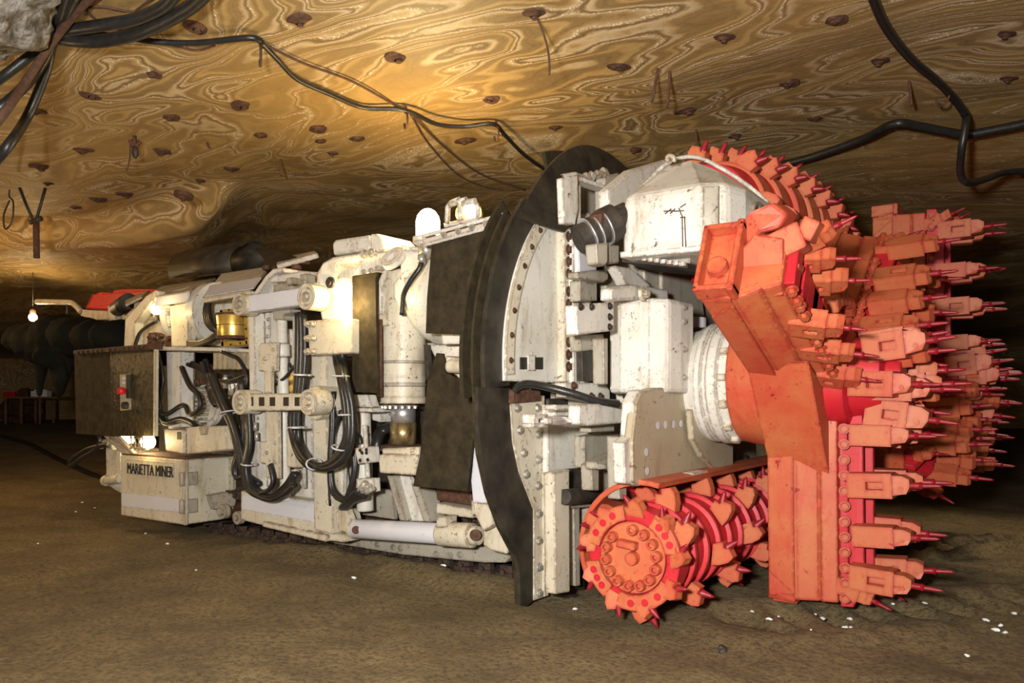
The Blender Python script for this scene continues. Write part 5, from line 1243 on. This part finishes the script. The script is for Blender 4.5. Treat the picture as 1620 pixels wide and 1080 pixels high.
# end face details
f0 = -1.29
P('face_plate', HP, lambda b: b.lathe((LX, f0+.0, LZ), (0, -1, 0), [(0, .001), (.0, .225), (.012, .225), (.014, .001)], 48), 0, dr)
for k in range(14):
    t = 2*math.pi*k/14+.15
    if k == 4: continue
    p = V((LX+.178*math.cos(t), f0-.010, LZ+.178*math.sin(t)))
    P('cap_screw', HP, lambda b: b.lathe(p, (0, -1, 0), [(0, .036), (.045, .034), (.05, .030), (.05, .018), (.03, .016), (.03, .001)], 16), 0, dr)
P('hub_bolt', OR, lambda b: b.lathe((LX+.01, f0-.010, LZ), (0, -1, 0), [(0, .045), (.05, .042), (.05, .001)], 20), 0, dr)
P('hub_lug', OR, lambda b: b.box((LX-.02, f0-.04, LZ+.085), (.13, .06, .05), Matrix.Rotation(.1, 4, 'Y')), .006, dr)
for a0_, a1_ in ((100, 168), (250, 330), (10, 60), (190, 235)):
    b = MB(); R_ = []
    for k in range(9):
        t = math.radians(a0_+(a1_-a0_)*k/8); c_, s_ = math.cos(t), math.sin(t)
        R_.append([(LX+.235*c_, f0, LZ+.235*s_), (LX+.335*c_, f0, LZ+.335*s_), (LX+.335*c_, f0-.035, LZ+.335*s_), (LX+.235*c_, f0-.035, LZ+.235*s_)])
    b.loft([[V(q) for q in r] for r in R_], smooth=False); o = b.build('rim_segment', HP, dr, .006)
    for k in (.25, .5, .75):
        t = math.radians(a0_+(a1_-a0_)*k); p = V((LX+.285*math.cos(t), f0-.036, LZ+.285*math.sin(t)))
        P('segment_hole', CRM, lambda b: b.lathe(p, (0, -1, 0), [(0, .024), (.003, .024), (.003, .001)], 14), 0, dr)
# face picks round the rim
for k in range(9):
    t = 2*math.pi*k/9+.1; rad = V((math.cos(t), 0, math.sin(t))); tan = V((-math.sin(t), 0, math.cos(t)))
    m = Matrix.Identity(4); dirv = (rad*.95+V((0, -.3, 0))).normalized(); yv = dirv.cross(tan)
    for q, ax in enumerate((tan, yv, dirv)):
        for w_ in range(3): m[w_][q] = ax[w_]
    m.translation = V((LX, f0+.01, LZ))+rad*.27
    add(DH, 'pick_holder', dr, m @ Matrix.Scale(.95, 4)); add(DP, 'pick', dr, m @ Matrix.Scale(.95, 4))
# curved shroud behind the lower drum
b = MB(); R_ = []
for k in range(17):
    t = math.radians(75+k*8); c_, s_ = math.cos(t), math.sin(t)
    R_.append([V((LX-.02+.44*c_, -1.12, LZ+.44*s_)), V((LX-.02+.475*c_, -1.12, LZ+.475*s_)), V((LX-.02+.475*c_, 2.4, LZ+.475*s_)), V((LX-.02+.44*c_, 2.4, LZ+.44*s_))])
b.loft(R_, smooth=False); b.build('drum_shroud', OR, R0, 0, 'orange curved shroud behind the lower drum')
dr2 = drum(1.0, 2.90, -.30, 2.6, .33, 'upper red trim drum with helical rows of picks', -1, -.11, 7, .27, 1.80, 1.15, .15, True)
P('drum_plate', CRM, lambda b: b.lathe((1.0, 2.66, 2.86), (0, 1, 0), [(0, .001), (0, .56), (.04, .56), (.04, .001)], 8, False), .004, R0)
P('scraper_plate', CRM, lambda b: b.prism([(1.05, 2.62, 2.3), (1.48, 2.62, 2.55), (1.50, 2.62, 3.0), (1.3, 2.62, 3.3), (1.0, 2.62, 3.2)], (0, .05, 0)), .004, R0)
# ---------------------------------------------------------------- camera and light
cd = bpy.data.cameras.new('camera'); cam = link(bpy.data.objects.new('camera', cd))
cd.sensor_width = 36; cd.sensor_fit = 'HORIZONTAL'; cd.lens = 36*FPX/1620; cd.shift_y = 90/1620; cd.clip_start = .05; cd.clip_end = 200
cam.location = CAM; cam.rotation_euler = (math.radians(90), 0, YAW)
sc = bpy.context.scene; sc.camera = cam
def light(kind, name, loc, energy, col, size=.1, target=None, **kw):
    l = bpy.data.lights.new(name, kind); l.energy = energy; l.color = col
    if kind == 'AREA': l.shape = 'DISK'; l.size = size
    elif kind in ('POINT', 'SPOT'): l.shadow_soft_size = size
    for k, v in kw.items(): setattr(l, k, v)
    o = link(bpy.data.objects.new(name, l)); o.location = loc
    if target is not None: o.rotation_euler = (V(target)-V(loc)).to_track_quat('-Z', 'Y').to_euler()
    return o
light('AREA', 'flash_light', CAM - RV*.65 + V((0, 0, .35)) - DV*.3, 640, (1, .95, .88), .3, CAM + DV*6 - RV*.1 + V((0, 0, .8)))
light('POINT', 'dome_lamp_light', onD(672, 335, 7.1)+V((0, 0, .02)), 75, (1, .70, .30), .12)
light('POINT', 'unseen_warm_light', (-6.0, -5.2, 1.7), 150, (1, .66, .30), .25)
light('POINT', 'arch_lamp_light', onY(548, 478, -1.25), 22, (1, .74, .34), .06)
light('POINT', 'hood_lamp_light', onY(243, 492, -1.0), 6, (1, .74, .34), .05)
light('POINT', 'work_lamp_light', onY(230, 700, -1.05), 9, (1, .72, .32), .05)
light('POINT', 'wall_lamp_light', onD(50, 505, 13.3), 40, (1, .72, .35), .06)
light('POINT', 'unseen_warm_light', (-10.5, -2.5, 3.0), 200, (1, .62, .25), .25)  # extra warm light added out of view at left, no lamp modelled
light('SPOT', 'unseen_warm_light', (2.6, 4.6, 3.7), 260, (1, .78, .48), .15, (2.4, 3.6, 0), spot_size=math.radians(95), spot_blend=.8)  # added spot without a fixture, brightens the floor at right
w = bpy.data.worlds.new('world'); sc.world = w; w.use_nodes = True
w.node_tree.nodes['Background'].inputs[0].default_value = (.9, .6, .3, 1); w.node_tree.nodes['Background'].inputs[1].default_value = .02
vs = sc.view_settings; vs.view_transform = 'Standard'; vs.look = 'None'; vs.gamma = 1; vs.use_curve_mapping = False; vs.exposure = 0.0
sc.cycles.use_denoising = True
